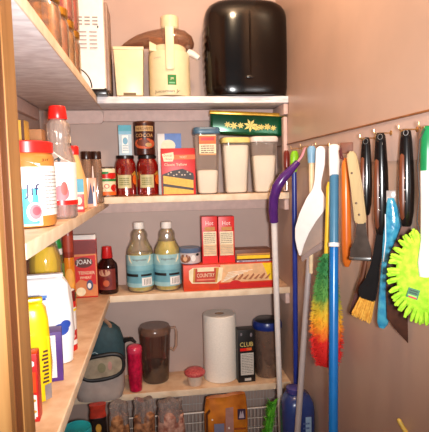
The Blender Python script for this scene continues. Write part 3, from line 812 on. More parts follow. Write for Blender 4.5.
wt = M('noodle_cream', (250, 232, 206), .5)
for i in range(6): mb.poly(wt, [(.42+.012*i, .30+.07*i), (.50+.05*i, .42+.06*i), (.50+.05*i, .45+.06*i), (.42+.012*i, .33+.07*i)])
for i in range(7): mb.poly(M('box_shadow_tan', (170, 100, 60), .5), [(.52+.06*i, .36+.02*(i % 3)), (.58+.06*i, .56+.04*(i % 2)), (.59+.06*i, .54), (.55+.06*i, .36)])
mb.oval(red, .56, .20, .07, .16); mb.rect(red, .38, .04, .99, .24)
mb.build('box_body', t_l)
zb = z+h_+.0006
# small tin with blue lid
p, w_, h_ = fit(179.5, 200.5, 247, 2.0, zb)
t = thing('snack_tin', 'short printed tin with grey blue lid on the orange box', 'tin', p)
r = w_/2
MB().lathe(M('tin_lavender', (150, 150, 176), .3, noise=.2, scale=50), [(r-.008, 0), (r-.002, .006), (r, h_*.2), (r, h_*.74)], 34).build('tin_body', t)
MB().lathe(M('tin_blue_lid', (92, 112, 142), .35), [(r*1.02, h_*.72), (r*1.03, h_*.74), (r*1.03, h_*.97), (r*.98, h_), (r*.7, h_*.99)], 34).build('lid', t)
mb = MB().face(PI*r, h_, r=r+.0003)
mb.rect(M('tin_cream', (206, 190, 186), .5), .12, .08, .88, .70); mb.oval(M('tin_bronze', (140, 84, 50), .5), .32, .38, .18, .26); mb.oval(M('tin_peach', (232, 180, 140), .5), .33, .36, .07, .15); mb.oval(blackm, .72, .60, .06, .08); mb.oval(white, .58, .4, .07, .2)
mb.build('label', t)
# two tall red and cream cartons
def tall(m):
    m.rect(M('carton_cream', (238, 222, 186), .5), .08, .16, .92, .68); m.rect(M('carton_pale', (232, 196, 150), .5), .08, .18, .92, .40)
    m.rect(white, .14, .86, .86, .95) if False else None
    m.txt(M('white_pink', (246, 220, 214), .5), 'Hot', .5, .86, .09, .5); m.rect(M('carton_ochre', (196, 134, 60), .5), .18, .70, .84, .78)
    m.lines(brown, .14, .86, .42, .66, 6, .25, 9); m.lines(greyp, .14, .86, .2, .38, 5, .2, 4); m.rect(redp, 0, 0, 1, .15)
for a, b, l in ((201, 216.6, 'tall red and cream carton next to the small tin'), (217.4, 233.4, 'tall red and cream carton next to the stacked flat boxes')):
    p, w_, h_ = fit(a, b, 216, 2.0, zb)
    box_item('cracker_carton', l, 'carton', p, w_-.001, .055, h_, red, tall, 0, 'pair of tall red cartons')
# two flat boxes
p, w_, h_ = fit(234.5, 272, 258, 2.0, zb)
def lilac(m):
    m.rect(M('lilac_white', (206, 200, 212), .5), .03, .12, .97, .80); m.rect(dred, .0, .82, .5, 1); m.oval(M('slate_print', (66, 70, 96), .5), .13, .45, .06, .22); m.oval(M('wine_print', (130, 40, 60), .5), .52, .45, .045, .18)
    m.lines(M('slate_print', (66, 70, 96), .5), .2, .48, .3, .6, 2, .5, 2); m.lines(M('slate_print', (66, 70, 96), .5), .58, .85, .3, .6, 2, .5, 3); m.oval(M('wine_print', (130, 40, 60), .5), .9, .45, .05, .2)
box_item('flat_box', 'flat lilac and white box, lower one of the stack on the orange box', 'box', p, w_, .075, h_-.0005, M('plum_card', (96, 40, 56), .5), lilac)
zc = zb+h_+.0003
p, w_, h_ = fit(234, 269, 248, 2.0, zc)
box_item('flat_box', 'flat brown and yellow box lying on the lilac box', 'box', (p.x, 2.0, zc), w_, .075, h_, M('umber_card', (110, 62, 34), .5),
         lambda m: (m.rect(yellow, .05, .10, .97, .42), m.rect(M('carton_ochre', (196, 134, 60), .5), .05, .45, .97, .62)), R(-1))

# ================================================================== LOWEST SHELF
z = ZS[3]+.0005
# lunch bag
t = thing('lunch_bag', 'teal and grey soft lunch bag with handle on the lowest shelf', 'bag', (-.248, 1.925, z), R(2), None)
cg = M('bag_grey', (176, 160, 152), .55, noise=.1, scale=20, bump=.2)
ct = M('bag_teal', (34, 64, 72), .7, noise=.12, scale=60, bump=.2)
mb = MB().lathe(cg, [(.062, 0), (.088, .008), (.098, .04), (.096, .10), (.088, .15), (.078, .172)], 40, sy=.62, sq=3)
for v in mb.bm.verts: v.co.x += .10*(v.co.z)*.5
mb.build('bag_body', t)
mb = MB().lathe(ct, [(.082, .165), (.086, .18), (.082, .25), (.062, .300), (.040, .315), (.02, .32)], 36, sy=.6, sq=3)
for v in mb.bm.verts: v.co.x += .05*(v.co.z)+.012; v.co.z += -.28*(v.co.x-.02)
mb.build('bag_top', t)
fr = []
for i in range(29):
    a = 2*PI*i/28; k = (abs(math.cos(a))**3+abs(math.sin(a))**3)**(-1/3)
    fr.append((.018+.082*k*math.cos(a), -.064+.006*abs(math.cos(a)), .150+.048*k*math.sin(a)+.10*.082*k*math.cos(a)))
wf = MB().tube(M('bag_black_trim', (26, 24, 26), .5), fr, .0085, 10).build('window_frame', t)
mb = MB(); pan = [(x, zz) for x, y, zz in fr[:-1]]
mb.prism(M('bag_window', (168, 152, 130), .3, noise=.15, scale=40), pan, .004, -.062)
mb.face(.16, .09, y=-.0645, z0=.108); mb.oval(M('window_pink', (190, 140, 130), .4), .80, .52, .05, .2); mb.oval(M('window_moss', (130, 124, 96), .4), .60, .45, .1, .22); mb.build('window', wf)
MB().tube(M('bag_tan_strap', (150, 112, 86), .6), [(-.030, -.02, .288), (-.036, -.03, .315), (-.01, -.034, .338), (.03, -.034, .334), (.052, -.03, .308), (.05, -.02, .27)], .008, 8, flat=.5).build('handle', t)
st = []
for i in range(12): st.append((-.055+.012*i, -.0575, .214+.005*math.sin(i*2.0)-.002*i))
MB().tube(M('stitch_pale', (150, 170, 176), .6), st, .0018, 6).build('stitching', t)
MB().tube(M('bag_black_trim', (26, 24, 26), .5), [(.085, 0, .21), (.11, -.01, .235), (.135, -.02, .24), (.15, -.02, .225)], [.010, .016, .014, .008], 8, flat=.6).build('strap', t)

# hot pink tumbler
p, w_, h_ = fit(127.5, 142, 345, 1.968, z)
t = thing('tumbler', 'hot pink patterned tumbler between lunch bag and smoky pitcher', 'tumbler', p)
r = w_/2
MB().lathe(M('hot_pink', (206, 24, 70), .3, col2=(150, 12, 44), scale=60), [(r*.86-.004, 0), (r*.88, .004), (r, h_*.4), (r, h_*.86)], 32).build('cup', t)
MB().lathe(M('pink_lid', (220, 60, 90), .25), [(r*1.03, h_*.85), (r*1.05, h_*.87), (r*1.03, h_*.95), (r*.85, h_*.985), (r*.5, h_)], 32).build('lid', t)

# smoky pitcher
p, w_, h_ = fit(138.5, 171, 325, 2.062, z)
t = thing('pitcher', 'smoky brown plastic pitcher with hooked handle on the lowest shelf', 'pitcher', p)
r = w_/2
pg = M('smoky_plastic', (206, 170, 154), .1, clear=.92, gloss=.25)
MB().lathe(pg, [(r*.80-.005, 0), (r*.80, .005), (r*.90, h_*.5), (r*.97, h_*.88), (r*.97, h_*.9)], 40).build('pitcher_body', t)
MB().lathe(M('dark_drink', (24, 12, 18), .15), [(r*.74, .005), (r*.77, .01), (r*.84, h_*.30), (r*.6, h_*.305)], 34).build('drink', t)
MB().lathe(M('smoky_lid', (170, 128, 108), .2, clear=.6), [(r*.99, h_*.87), (r, h_*.88), (r, h_*.95), (r*.94, h_*.97), (r*.90, h_), (r*.5, h_)], 40).build('lid', t)
MB().tube(M('smoky_handle', (176, 140, 120), .15), [(r*.9, 0, h_*.93), (r*1.25, -.01, h_*.95), (r*1.34, -.012, h_*.86), (r*1.30, -.012, h_*.62), (r*1.12, -.01, h_*.53), (r*.94, 0, h_*.56)], .006, 10).build('handle', t)

# little cup with pink lid
p, w_, h_ = fit(184.5, 205.5, 368.5, 1.985, z)
t = thing('dip_cup', 'small white cup with pink speckled lid left of paper towels', 'cup', p)
r = w_/2
MB().lathe(M('cup_cream', (226, 204, 184), .4), [(r*.60, 0), (r*.64, .003), (r*.72, h_*.55), (r*.78, h_*.68)], 30).build('cup_body', t)
MB().lathe(M('lid_pink_speck', (204, 100, 96), .4, col2=(170, 52, 60), scale=140), [(r*.9, h_*.64), (r, h_*.70), (r, h_*.82), (r*.8, h_*.95), (r*.4, h_)], 32).build('lid', t)

# paper towel roll
p, w_, h_ = fit(203, 236, 313, 2.04, z)
t = thing('paper_towel_roll', 'white paper towel roll standing on end on the lowest shelf', 'paper towel', p)
r = w_/2; rc = .021
tw = M('paper_towel', (240, 230, 218), .95, noise=.03, scale=160, bump=.25)
tb = bmesh.new(); rings = []
for rr, zz in [(rc, 0), (r-.003, 0), (r, .003), (r, h_-.004), (r-.004, h_), (rc, h_)]:
    rings.append([tb.verts.new((rr*math.cos(2*PI*i/44), rr*math.sin(2*PI*i/44), zz)) for i in range(44)])
for a, b in zip(rings, rings[1:]+rings[:1]):
    for i in range(44):
        j = (i+1) % 44; tb.faces.new((a[i], a[j], b[j], b[i]))
bmesh.ops.recalc_face_normals(tb, faces=tb.faces)
MB().add(tb, tw).build('paper', t)
tb = bmesh.new(); rings = []
for rr, zz in [(rc-.0005, .001), (rc-.0005, h_-.001), (rc-.003, h_-.001), (rc-.003, .001)]:
    rings.append([tb.verts.new((rr*math.cos(2*PI*i/30), rr*math.sin(2*PI*i/30), zz)) for i in range(30)])
for a, b in zip(rings, rings[1:]+rings[:1]):
    for i in range(30):
        j = (i+1) % 30; tb.faces.new((a[i], a[j], b[j], b[i]))
bmesh.ops.recalc_face_normals(tb, faces=tb.faces)
MB().add(tb, M('cardboard', (150, 112, 84), .9)).build('core', t)

# black cracker box
p, w_, h_ = fit(236.5, 253.5, 328, 1.99, z)
def club(m):
    m.oval(M('club_grey', (120, 110, 116), .5), .2, .92, .06, .03); m.oval(M('club_grey', (120, 110, 116), .5), .78, .90, .07, .04)
    m.txt(M('club_cream', (232, 206, 120), .5), 'CLUB', .5, .725, .085, .76); m.rect(redp, .12, .60, .74, .655); m.rect(M('club_orange', (230, 110, 40), .5), .5, .61, .8, .66)
    m.rect(M('club_panel', (206, 198, 188), .5), .14, .14, .90, .56); m.lines(blackm, .2, .86, .17, .54, 12, .25, 7); m.rect(M('club_panel', (206, 198, 188), .5), .36, .03, .74, .08)
box_item('cracker_carton', 'tall black carton with white panel right of paper towels', 'carton', p, w_, .05, h_, M('club_black', (24, 20, 20), .4), club, R(3))

# canister with blue lid
p, w_, h_ = fit(252.5, 280, 318, 2.035, z)
p.x += .004
t = thing('canister', 'smoky round canister with dark blue lid behind the mop pole', 'canister', p)
r = w_/2
MB().lathe(M('canister_smoke', (170, 138, 122), .12, clear=.6, gloss=.2), [(r*.88-.005, 0), (r*.88, .006), (r*.98, h_*.86)], 36).build('canister_body', t)
MB().lathe(M('cocoa_powder', (112, 76, 60), .9), [(r*.82, .004), (r*.84, .01), (r*.90, h_*.62), (r*.5, h_*.63)], 30).build('contents', t)
MB().lathe(M('lid_navy', (26, 46, 120), .3), [(r*1.03, h_*.84), (r*1.05, h_*.85), (r*1.05, h_*.92), (r*.98, h_*.965), (r*.9, h_*.97), (r*.86, h_*.955)], 38).build('lid', t)
MB().lathe(M('lid_dark', (26, 30, 40), .3), [(r*.88, h_*.965), (r*.88, h_*.985), (r*.8, h_)], 34).build('lid_top', t)
# ================================================================== RIGHT WALL: HANGING THINGS
def hang(name, label, cat, px, py, gap, turn=-30, group=None):
    """a thing hung on the right wall; returns its root, a pixel->local scale function"""
    p = atX(px, py, XR-gap)
    t = thing(name, label, cat, p, R(turn), group)
    k = (p-Vector((0, 0, CZ))).dot(FW)/F
    return t, p, k, (lambda a, b, y=0: ((a-px)*k, y, (py-b)*k))
def P2(L, pts): return [(L(a, b)[0], L(a, b)[2]) for a, b in pts]
brass = M('hook_brass', (216, 176, 120), .25, metal=.9)
# cup hooks in the rail
hook_proto = None
def hook(px, py, label):
    global hook_proto
    p = atX(px, py, XR-.034)
    if hook_proto is None:
        hook_proto = thing('cup_hook', label, 'hook', p, 0, 'small brass cup hooks')
        MB().tube(brass, [(.0305, 0, .002), (.004, 0, .002), (-.006, 0, -.001), (-.011, 0, .005), (-.011, 0, .011)], .0017, 8).build('hook_bar', hook_proto)
        MB().lathe(brass, [(.006, 0), (.006, .0015), (.003, .003)], 16, rot=Matrix.Rotation(-PI/2, 4, 'Y'), c=(.031, 0, .002)).build('flange', hook_proto)
        return hook_proto
    return dup(hook_proto, p, label)
for a, b, l in ((303.5, 147, 'brass cup hook holding the purple mop grip'), (293.5, 149, 'brass cup hook above the green topped blue stick'), (319, 146, 'brass cup hook behind the white dustpan neck'),
                (333, 147, 'brass cup hook behind the white topped blue pole'), (364, 139, 'brass cup hook holding the smallest black tool handle'), (378.5, 134, 'brass cup hook holding the middle black tool handle'),
                (403.5, 130.5, 'brass cup hook holding the black handled turner'), (424, 127.5, 'brass cup hook holding the green and white duster handle')):
    hook(a, b, l)

# --- mop with bent purple grip
A = [atY(304, 150, 1.69), atY(298, 162, 1.685), atY(291, 170, 1.685), atY(283, 178, 1.69), atY(277, 187, 1.695), atY(273.8, 198, 1.71), atY(273.2, 210, 1.72), atY(274, 222, 1.73)]
B0 = atY(274, 220, 1.728); B1 = atY(281, 432, 1.83)
Bf = B0 + (B1-B0)*((B0.z-.001)/(B0.z-B1.z))
t = thing('mop', 'mop with bent purple grip and long silver pole', 'mop', Bf)
o_ = Vector(Bf)
pur = M('mop_purple', (84, 40, 116), .22, noise=.08)
MB().tube(steel, [B0-o_, B1-o_, Vector((0, 0, .0005))], [.0115, .0105, .0105], 18).build('pole', t)
MB().tube(pur, [p-o_ for p in A[1:]], [.010, .0145, .018, .0185, .018, .0175, .016], 18).build('grip', t)
MB().tube(M('mop_strap_pink', (214, 150, 166), .6), [A[1]-o_+Vector((-.004, 0, -.004)), (A[0]+A[1])/2-o_+Vector((.004, 0, 0)), A[0]-o_, A[0]-o_+Vector((.006, .004, .008))], [.009, .010, .008, .006], 10, flat=.45).build('hanging_strap', t)

# --- blue stick, green top
p0 = atX(294, 152, XR-.030)
t = thing('cleaning_stick', 'dark blue stick with lime green top beside the purple mop grip', 'stick', (p0.x, p0.y, 0))
zt = p0.z
MB().tube(M('stick_blue', (34, 52, 140), .3), [(0, 0, .001), (0, 0, zt-.075)], .0095, 16).build('pole', t)
MB().tube(M('lime_cap', (140, 206, 30), .4), [(0, 0, zt-.074), (0, 0, zt-.04), (.002, 0, zt-.012), (.002, 0, zt+.004)], [.0105, .015, .016, .010], 16, flat=.8).build('hanging_cap', t)

# --- dark red wooden handle behind
p0 = atX(286.5, 152, XR-.030)
t = thing('brush_handle', 'short dark red handle hanging between purple grip and shelf post', 'handle', (p0.x, p0.y, p0.z))
MB().tube(M('dark_red_handle', (120, 40, 30), .3), [(0, 0, .006), (0, 0, -.006), (0, 0, -.05), (0, 0, -.10)], [.007, .012, .012, .009], 14).build('handle', t)
MB().tube(chrome, [(0, 0, -.098), (0, 0, -.15)], .006, 12).build('ferrule', t)

# --- cream stick with pale blue cap
p0 = atX(311.5, 149, XR-.030)
t = thing('window_wand', 'cream stick with pale blue cap hanging left of the white dustpan', 'stick', p0)
MB().tube(M('wand_cream', (240, 212, 170), .4), [(0, 0, -.045), (0, 0, -.18), (-.004, 0, -.42)], [.010, .009, .007], 14).build('shaft', t)
MB().tube(M('wand_blue', (128, 174, 206), .4), [(0, 0, -.046), (0, 0, -.02), (0, 0, 0), (0, 0, .010)], [.0125, .014, .015, .009], 14).build('hanging_cap', t)

# --- white dustpan
t, p, k, L = hang('dustpan', 'white dustpan with long neck hanging above a grey pole', 'dustpan', 319, 147, .028, -24)
wp = M('dustpan_white', (226, 218, 214), .35, noise=.03)
nk = [(316, 150), (318, 146.5), (322, 146), (325, 149), (324.5, 165), (321, 182), (321, 190), (325, 197), (328, 204), (323, 212), (315.5, 222), (308.5, 234), (303.5, 246), (300.5, 257), (299, 258), (296.5, 250), (294.6, 240), (294.8, 228), (299.5, 213), (306.5, 198), (312.5, 189), (314.5, 181), (315.5, 165)]
MB().prism(wp, P2(L, nk), .010, 0, bev=.0025).build('pan_back', t)
sd_ = M('dustpan_shaded_side', (150, 124, 108), .5, noise=.05)  # taupe paints shade onto the inner wall of the white pan
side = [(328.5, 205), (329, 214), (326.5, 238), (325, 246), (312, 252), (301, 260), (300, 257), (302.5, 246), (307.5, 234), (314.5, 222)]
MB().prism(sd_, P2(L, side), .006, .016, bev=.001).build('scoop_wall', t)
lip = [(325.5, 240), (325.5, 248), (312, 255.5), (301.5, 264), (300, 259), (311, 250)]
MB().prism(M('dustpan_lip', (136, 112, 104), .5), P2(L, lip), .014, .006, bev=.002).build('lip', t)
# --- grey pole below
a0 = atY(311, 236, 1.60); a1 = atY(297.5, 432, 1.555)
af = a0+(a1-a0)*((a0.z-.001)/(a0.z-a1.z))
t = thing('broom_pole', 'pale grey pole leaning from floor up behind the white dustpan', 'pole', af)
MB().tube(M('pole_grey', (172, 160, 158), .35, noise=.04), [Vector((0, 0, 0)), a1-af, a0-af], .0105, 16).build('pole', t)
MB().tube(M('pole_tip_grey', (140, 130, 130), .4), [a0-af, a0-af+Vector((0, 0, .02))], [.0112, .008], 16).build('end_cap', t)

# --- blue pole with white top
b0 = atX(334.3, 146, XR-.042); b1 = atX(333.3, 432, XR-.105)
bf = b0+(b1-b0)*((b0.z-.001)/(b0.z-b1.z))
t = thing('extension_pole', 'blue extension pole with white top and white ring, right of dustpan', 'pole', bf)
def at_(f): return b0-bf+(b1-b0)*f
yy = lambda y: (y-146)/286
MB().tube(M('pole_blue', (20, 106, 178), .25, noise=.04), [Vector((0, 0, 0)), at_(yy(252))], .0125, 18).build('lower_pole', t)
MB().tube(M('pole_steel_blue', (68, 120, 152), .3, noise=.04), [at_(yy(248)), at_(yy(177))], .0128, 18).build('upper_pole', t)
MB().tube(white, [at_(yy(247.5)), at_(yy(251.5))], .0150, 18).build('ring', t)
MB().tube(white, [at_(yy(178)), at_(yy(168)), at_(yy(150)), at_(yy(146)), at_(yy(144.5))], [.0140, .0155, .0165, .016, .010], 18, flat=.7).build('hanging_top', t)

# --- rainbow duster
zt_ = [(-.105, (206, 26, 24)), (-.055, (214, 36, 26)), (-.025, (232, 130, 30)), (.015, (226, 176, 40)), (.045, (190, 170, 46)), (.075, (84, 140, 60)), (.15, (44, 116, 60))]
dm = ramp_z('rainbow_wool', [(z0-.0, c) for z0, c in zt_])
p = atX(326.5, 312, XR-.060)
t = thing('duster', 'fluffy rainbow duster in green, yellow and red behind the blue pole', 'duster', p)
rn = random.Random(11); mb = MB()
def drad(z):
    u = (z+.165)/.34
    return .014 + .044*max(0, math.sin(PI*min(1, max(0, u))**.66))**.7 * (1.12-.50*u)
pr = [(.006, -.165)] + [(drad(-.16+.33*i/14)*.86, -.16+.33*i/14) for i in range(15)] + [(.006, .178)]
mb.lathe(dm, pr, 28, sx=.85, sy=1)
tb = bmesh.new()
for i in range(1500):
    z0 = rn.uniform(-.160, .165); a = rn.uniform(0, 2*PI); r0 = drad(z0)*.80; le = rn.uniform(.010, .018)
    d = Vector((math.cos(a)*.85, math.sin(a), rn.uniform(-.9, .35))).normalized()
    b_ = Vector((math.cos(a)*r0*.85, math.sin(a)*r0, z0)); sd = d.cross(Vector((0, 0, 1))).normalized()*.0022
    u_ = d.cross(sd).normalized()*.0022; e_ = b_+d*le
    v = [tb.verts.new(b_+sd), tb.verts.new(b_-sd*.5+u_), tb.verts.new(b_-sd*.5-u_), tb.verts.new(e_)]
    for f in ((0, 1, 3), (1, 2, 3), (2, 0, 3)): tb.faces.new([v[j] for j in f])
mb.add(tb, dm, False)
mb.build('wool', t)
MB().tube(M('duster_handle', (232, 190, 50), .35), [(0, 0, .17), (.004, -.006, .30), (.006, -.008, .37), (.008, -.008, .385)], [.007, .008, .009, .006], 12).build('handle', t)

# --- orange wooden stick
t, p, k, L = hang('wooden_spoon', 'orange wooden stick hanging between blue pole and scraper', 'wooden stick', 345, 150, .038, -30)
wo = M('orange_wood', (226, 122, 42), .3, col2=(190, 92, 24), scale=40, stretch=(1, 1, .1))
MB().tube(wo, [L(345, 158), L(345.5, 164), L(346, 200), L(346.5, 240), L(347, 262), L(347, 268)], [.005, .0105, .0125, .0135, .0125, .006], 16).build('shaft', t)
mb = MB().box(M('leather_tab', (128, 74, 50), .6, noise=.15), .034, .007, .030, L(346.5, 148, .004), bev=.003); mb.build('hanging_tab', t)
MB().tube(M('cord_maroon', (92, 30, 30), .6), [L(341, 148, -.004), L(342, 154, -.008), L(344, 160, -.006), L(341, 158, -.004), L(340, 150, -.002)], .0022, 8).build('cord', t)

# --- scraper with tan riveted handle
t, p, k, L = hang('scraper', 'scraper with tan riveted wooden handle and wide dark blade', 'scraper', 352, 152, .066, -34)
th = M('tan_handle', (190, 162, 112), .4, col2=(162, 130, 84), scale=30, stretch=(1, 1, .12))
MB().prism(th, P2(L, [(347, 157), (348.5, 152), (352, 150.5), (355.5, 152.5), (358, 160), (363, 190), (366.5, 221), (365, 223.5), (357, 224), (355, 222), (351.5, 190)]), .014, 0, bev=.003).build('handle', t)
mb = MB()
for a, b in ((352.4, 173), (356.8, 203), (359.6, 214.5)): mb.lathe(M('rivet_brown', (90, 58, 34), .4), [(.0028, 0), (.0028, .0020), (.0015, .0026)], 14, rot=Matrix.Rotation(PI/2, 4, 'X'), c=L(a, b, -.0062))
mb.build('rivets', t)
MB().prism(M('blade_dark', (88, 74, 66), .3, metal=.7, noise=.15), P2(L, [(357, 222), (365.5, 222), (367, 236), (371, 250), (371.5, 258), (350, 258.5), (350.5, 250), (355, 240)]), .004, .002, bev=.0008).build('blade', t)
MB().box(chrome, 22*k, .010, 3.4*k, L(360.5, 259.5), bev=.001).build('blade_edge', t)

# --- black handled barbecue tools
bh = M('tool_black', (20, 16, 16), .16, noise=.1)
inl = M('tool_wood', (120, 62, 34), .35, col2=(78, 36, 20), scale=40, stretch=(1, 1, .1))
def tool(name, label, cat, px, py, length, hw, gap, lean=0, turn=-34):
    t, p, k, L = hang(name, label, cat, px, py, gap, turn, 'black handled barbecue tools')
    zs = [(0, .42), (.03, .62), (.10, .72), (.35, .92), (.60, 1), (.85, .92), (.97, .68), (1, .5)]
    MB().tube(bh, [L(px+lean*u, py+length*u) for u, q in zs], [hw*k*q for u, q in zs], 18, flat=.7).build('handle', t)
    zi = [(.24, .15), (.27, .55), (.5, .72), (.75, .72), (.90, .5), (.93, .15)]
    MB().tube(inl, [L(px-hw*.38+lean*u, py+length*u, -hw*k*.36) for u, q in zi], [hw*k*.68*q for u, q in zi], 12, flat=.75).build('wood_inlay', t)
    mb = MB()
    for u in (.5, .62, .74): mb.ball(chrome, .0016, L(px-hw*.1+lean*u, py+length*u, -hw*k*.70), (1, .6, 1), 10, 8)
    mb.build('rivets', t)
    tb = MB().tube(chrome, [L(px+2.2*math.cos(a)+.2, py+4+2.6*math.sin(a), -hw*k*.52) for a in [2*PI*i/12 for i in range(13)]], .0009, 6); tb.build('grommet', t)
    return t, p, k, L
# smallest: basting brush with bent brown shaft
t, p, k, L = tool('basting_brush', 'smallest black handle with wood inlay, between scraper and middle black handle', 'barbecue tool', 366, 137.5, 78, 6.2, .028)
MB().tube(M('shaft_brown', (104, 62, 42), .35, metal=.4), [L(366, 212), L(366.5, 240, .004), L(366, 262, .004), L(363, 280, .002), L(357.5, 297)], [.006, .0055, .006, .0065, .006], 12, flat=.6).build('shaft', t)
MB().prism(M('head_maroon', (78, 30, 24), .5, noise=.2), P2(L, [(357, 292), (361, 298), (354, 322), (349.5, 319)]), .012, .004, bev=.002).build('brush_head', t)
# middle: grill brush with yellow bristles
t, p, k, L = tool('grill_brush', 'middle black handled brush with yellow bristles hanging left of the blue pouch', 'barbecue tool', 380.5, 133, 104, 7.6, .034, lean=1.5)
MB().prism(bh, P2(L, [(377.5, 232), (386.5, 232), (384, 250), (381, 268), (380, 285), (376.5, 306), (361, 303), (359, 293), (366, 283), (371.5, 268), (375, 250)]), .014, .0, bev=.004).build('brush_head', t)
mb = MB(); rn = random.Random(4); by = M('bristle_yellow', (232, 178, 74), .7, col2=(206, 140, 44), scale=120)
for i in range(130):
    u, v = rn.random(), rn.uniform(-.0075, .0075)
    a = L(361+14.5*u, 302+3.5*u, v); b = L(353+18*u+rn.uniform(-.8, .8), 320+7.5*u+rn.uniform(-1.5, 1.5), v*1.3)
    mb.tube(by, [a, b], [.0014, .0010], 5)
mb.build('bristles', t)
# --- blue pouch
t, p, k, L = hang('bottle_brush_pouch', 'shiny turquoise blue plastic pouch hanging between two black handles', 'pouch', 391, 199, .022, -30)
tq = M('pouch_blue', (84, 184, 212), .18, col2=(40, 140, 186), scale=60, bump=.4, clear=.25)
zs = [(391, 198, 3.5), (391, 201, 4.5), (392.5, 212, 7), (393, 222, 8.5), (391.5, 235, 8.6), (389.5, 248, 7.2), (388.5, 262, 6.6), (387.5, 280, 7.0), (386.5, 300, 7.4), (385.2, 316, 7.2), (383.8, 327, 6), (383, 332, 3)]
MB().tube(tq, [L(a, b) for a, b, c in zs], [c*k*.9 for a, b, c in zs], 18, flat=.5).build('pouch_body', t)
MB().box(M('pouch_header', (220, 206, 200), .2, clear=.5), 9*k, .003, 12*k, L(391, 196.5), bev=.001).build('header_strip', t)
MB().tube(white, [L(386, 214, -8*k*.44), L(386.5, 240, -8*k*.44), L(384.5, 262, -7*k*.42)], .0012, 6).build('seam', t)
# largest: turner
t, p, k, L = tool('turner', 'black handled turner with long dark brown blade beside the lime duster', 'barbecue tool', 406, 129, 98, 7.8, .016, lean=1.5)
bl = M('turner_brown', (84, 46, 30), .35, metal=.3, noise=.2)
ol = [(404, 224), (411, 224), (413, 238), (410.5, 250), (408.5, 262), (409, 300), (410.5, 349), (399, 337), (389.5, 325), (388.5, 300), (388.8, 272), (391, 257), (398, 241)]
mb = MB().prism(bl, P2(L, ol), .0035, .002, bev=.001); mb.build('blade', t)
mb = MB().lathe(M('hole_pale', (206, 176, 164), .4), [(.003, 0), (.003, .0016)], 14, rot=Matrix.Rotation(PI/2, 4, 'X'), c=L(403.8, 244, -.0002)); mb.build('hole', t)
mb = MB()
for a in (391.5, 396): mb.box(M('slot_dark', (40, 20, 14), .6), 2.0*k, .002, 44*k, L(a, 288, -.0004), bev=0)
mb.build('slots', t)

# --- lime chenille duster
t, p, k, L = hang('chenille_duster', 'lime green shaggy chenille duster with green and white handle', 'duster', 428, 131, .048, -30)
lime = M('lime_chenille', (190, 238, 60), .85, col2=(150, 210, 36), scale=90, bump=.3)
cx, cy, rx, ry = 428, 277, 29, 43
mb = MB().ball(lime, 1, L(cx, cy, .004), (rx*k, .022, ry*k), 36, 24)
rn = random.Random(5)
mb.build('chenille_pad', t)
mb = MB()
for i in range(38):
    a = 2*PI*i/38+rn.uniform(-.05, .05)
    for lay, yo in ((0, -.006), (1, .008)):
        aa = a+lay*.07; c_, s_ = math.cos(aa), math.sin(aa)
        q = [L(cx+rx*c_*.86, cy-ry*s_*.86, yo), L(cx+rx*c_+4*c_, cy-ry*s_-2.5*s_+.8, yo+rn.uniform(-.004, .004)), L(cx+rx*c_+8*c_, cy-ry*s_-7*s_+rn.uniform(.5, 3.5), yo+rn.uniform(-.006, .006))]
        mb.tube(lime, q, [.0036, .0040, .0026], 8)
fr_ = mb.build('fringe', t); fr_['kind'] = 'stuff'
mb = MB(); mb.face(12*k, 17*k, y=-.0205, z0=0)
lab = MB(); lx = L(415, 306)
lab.box(M('label_green', (30, 110, 66), .5), 11*k, .0012, 10*k, (0, 0, 5*k), bev=0); lab.face(11*k, 10*k, y=-.0006, lift=.0003)
lab.rect(M('label_lime', (150, 210, 80), .5), .1, .2, .9, .34); lab.rect(redp, .2, .04, .9, .18); lab.lines(blackm, .12, .88, .45, .9, 2, .5, 3)
mb.bm.free()
lo_ = lab.build('label', t, loc=(lx[0], -.0225, lx[2]+.012)); lo_.rotation_euler = (R(-8), R(14), R(-6))
MB().tube(white, [L(427, 276, -.022), L(427, 262, -.024), L(428, 240, -.020), L(428, 205, -.004), L(428, 170, 0)], [.010, .013, .010, .011, .0125], 16, flat=.8).build('handle', t)
MB().tube(M('duster_green', (24, 130, 74), .3), [L(428, 170.5), L(428, 150), L(428, 132), L(428, 126)], [.0130, .0128, .0115, .006], 16, flat=.8).build('grip_end', t)
MB().tube(M('cord_black', (34, 26, 26), .6), [L(425, 129, -.008), L(420.5, 140, -.01), L(419, 165, -.008), L(421, 195, -.006), L(419, 222, -.004), L(422, 234, -.006)], .0012, 6).build('hanging_cord', t)

# --- thin yellow stick in the lower right
a0 = atX(399, 420.5, XR-.014); a1 = atY(409, 438, a0.y-.015)
af = a0+(a1-a0)*((a0.z-.001)/(a0.z-a1.z))
o = MB().tube(M('stick_yellow', (236, 200, 90), .4), [Vector((0, 0, 0)), a1-af, a0-af, a0-af+(a0-a1).normalized()*.004], [.005, .005, .005, .003], 12).build('yellow_stick', None, af)
tag(o, 'thin yellow stick tip leaning on the right wall near the floor', 'stick')

# ================================================================== ON THE FLOOR
# blue jug
p, w_, h_ = fit(285, 317, 386, 1.645, .0005)
t = thing('cleaner_jug', 'tall dark blue jug with pale label standing behind the grey pole', 'jug', (min(p.x, XR-.062), 1.645, .0005))
r = w_/2-.001
MB().lathe(M('jug_blue', (42, 60, 118), .25, noise=.06), [(r-.006, 0), (r, .008), (r, h_*.80), (r*.94, h_*.88), (r*.7, h_*.94), (r*.42, h_*.955), (r*.38, h_*.97)], 36, sq=3).build('jug_body', t)
MB().lathe(M('jug_cap', (70, 64, 130), .3), [(r*.46, h_*.955), (r*.48, h_*.96), (r*.48, h_*.995), (r*.42, h_)], 28, c=(-.012, 0, 0)).build('cap', t)
mb = MB().face(r*1.1, h_*.34, y=-r*.985, z0=h_*.46); mb.rect(M('jug_label', (150, 178, 206), .5), .22, 0, 1.02, 1); mb.lines(M('jug_print', (80, 100, 150), .5), .3, .95, .1, .9, 7, .4, 3); mb.build('label', t)

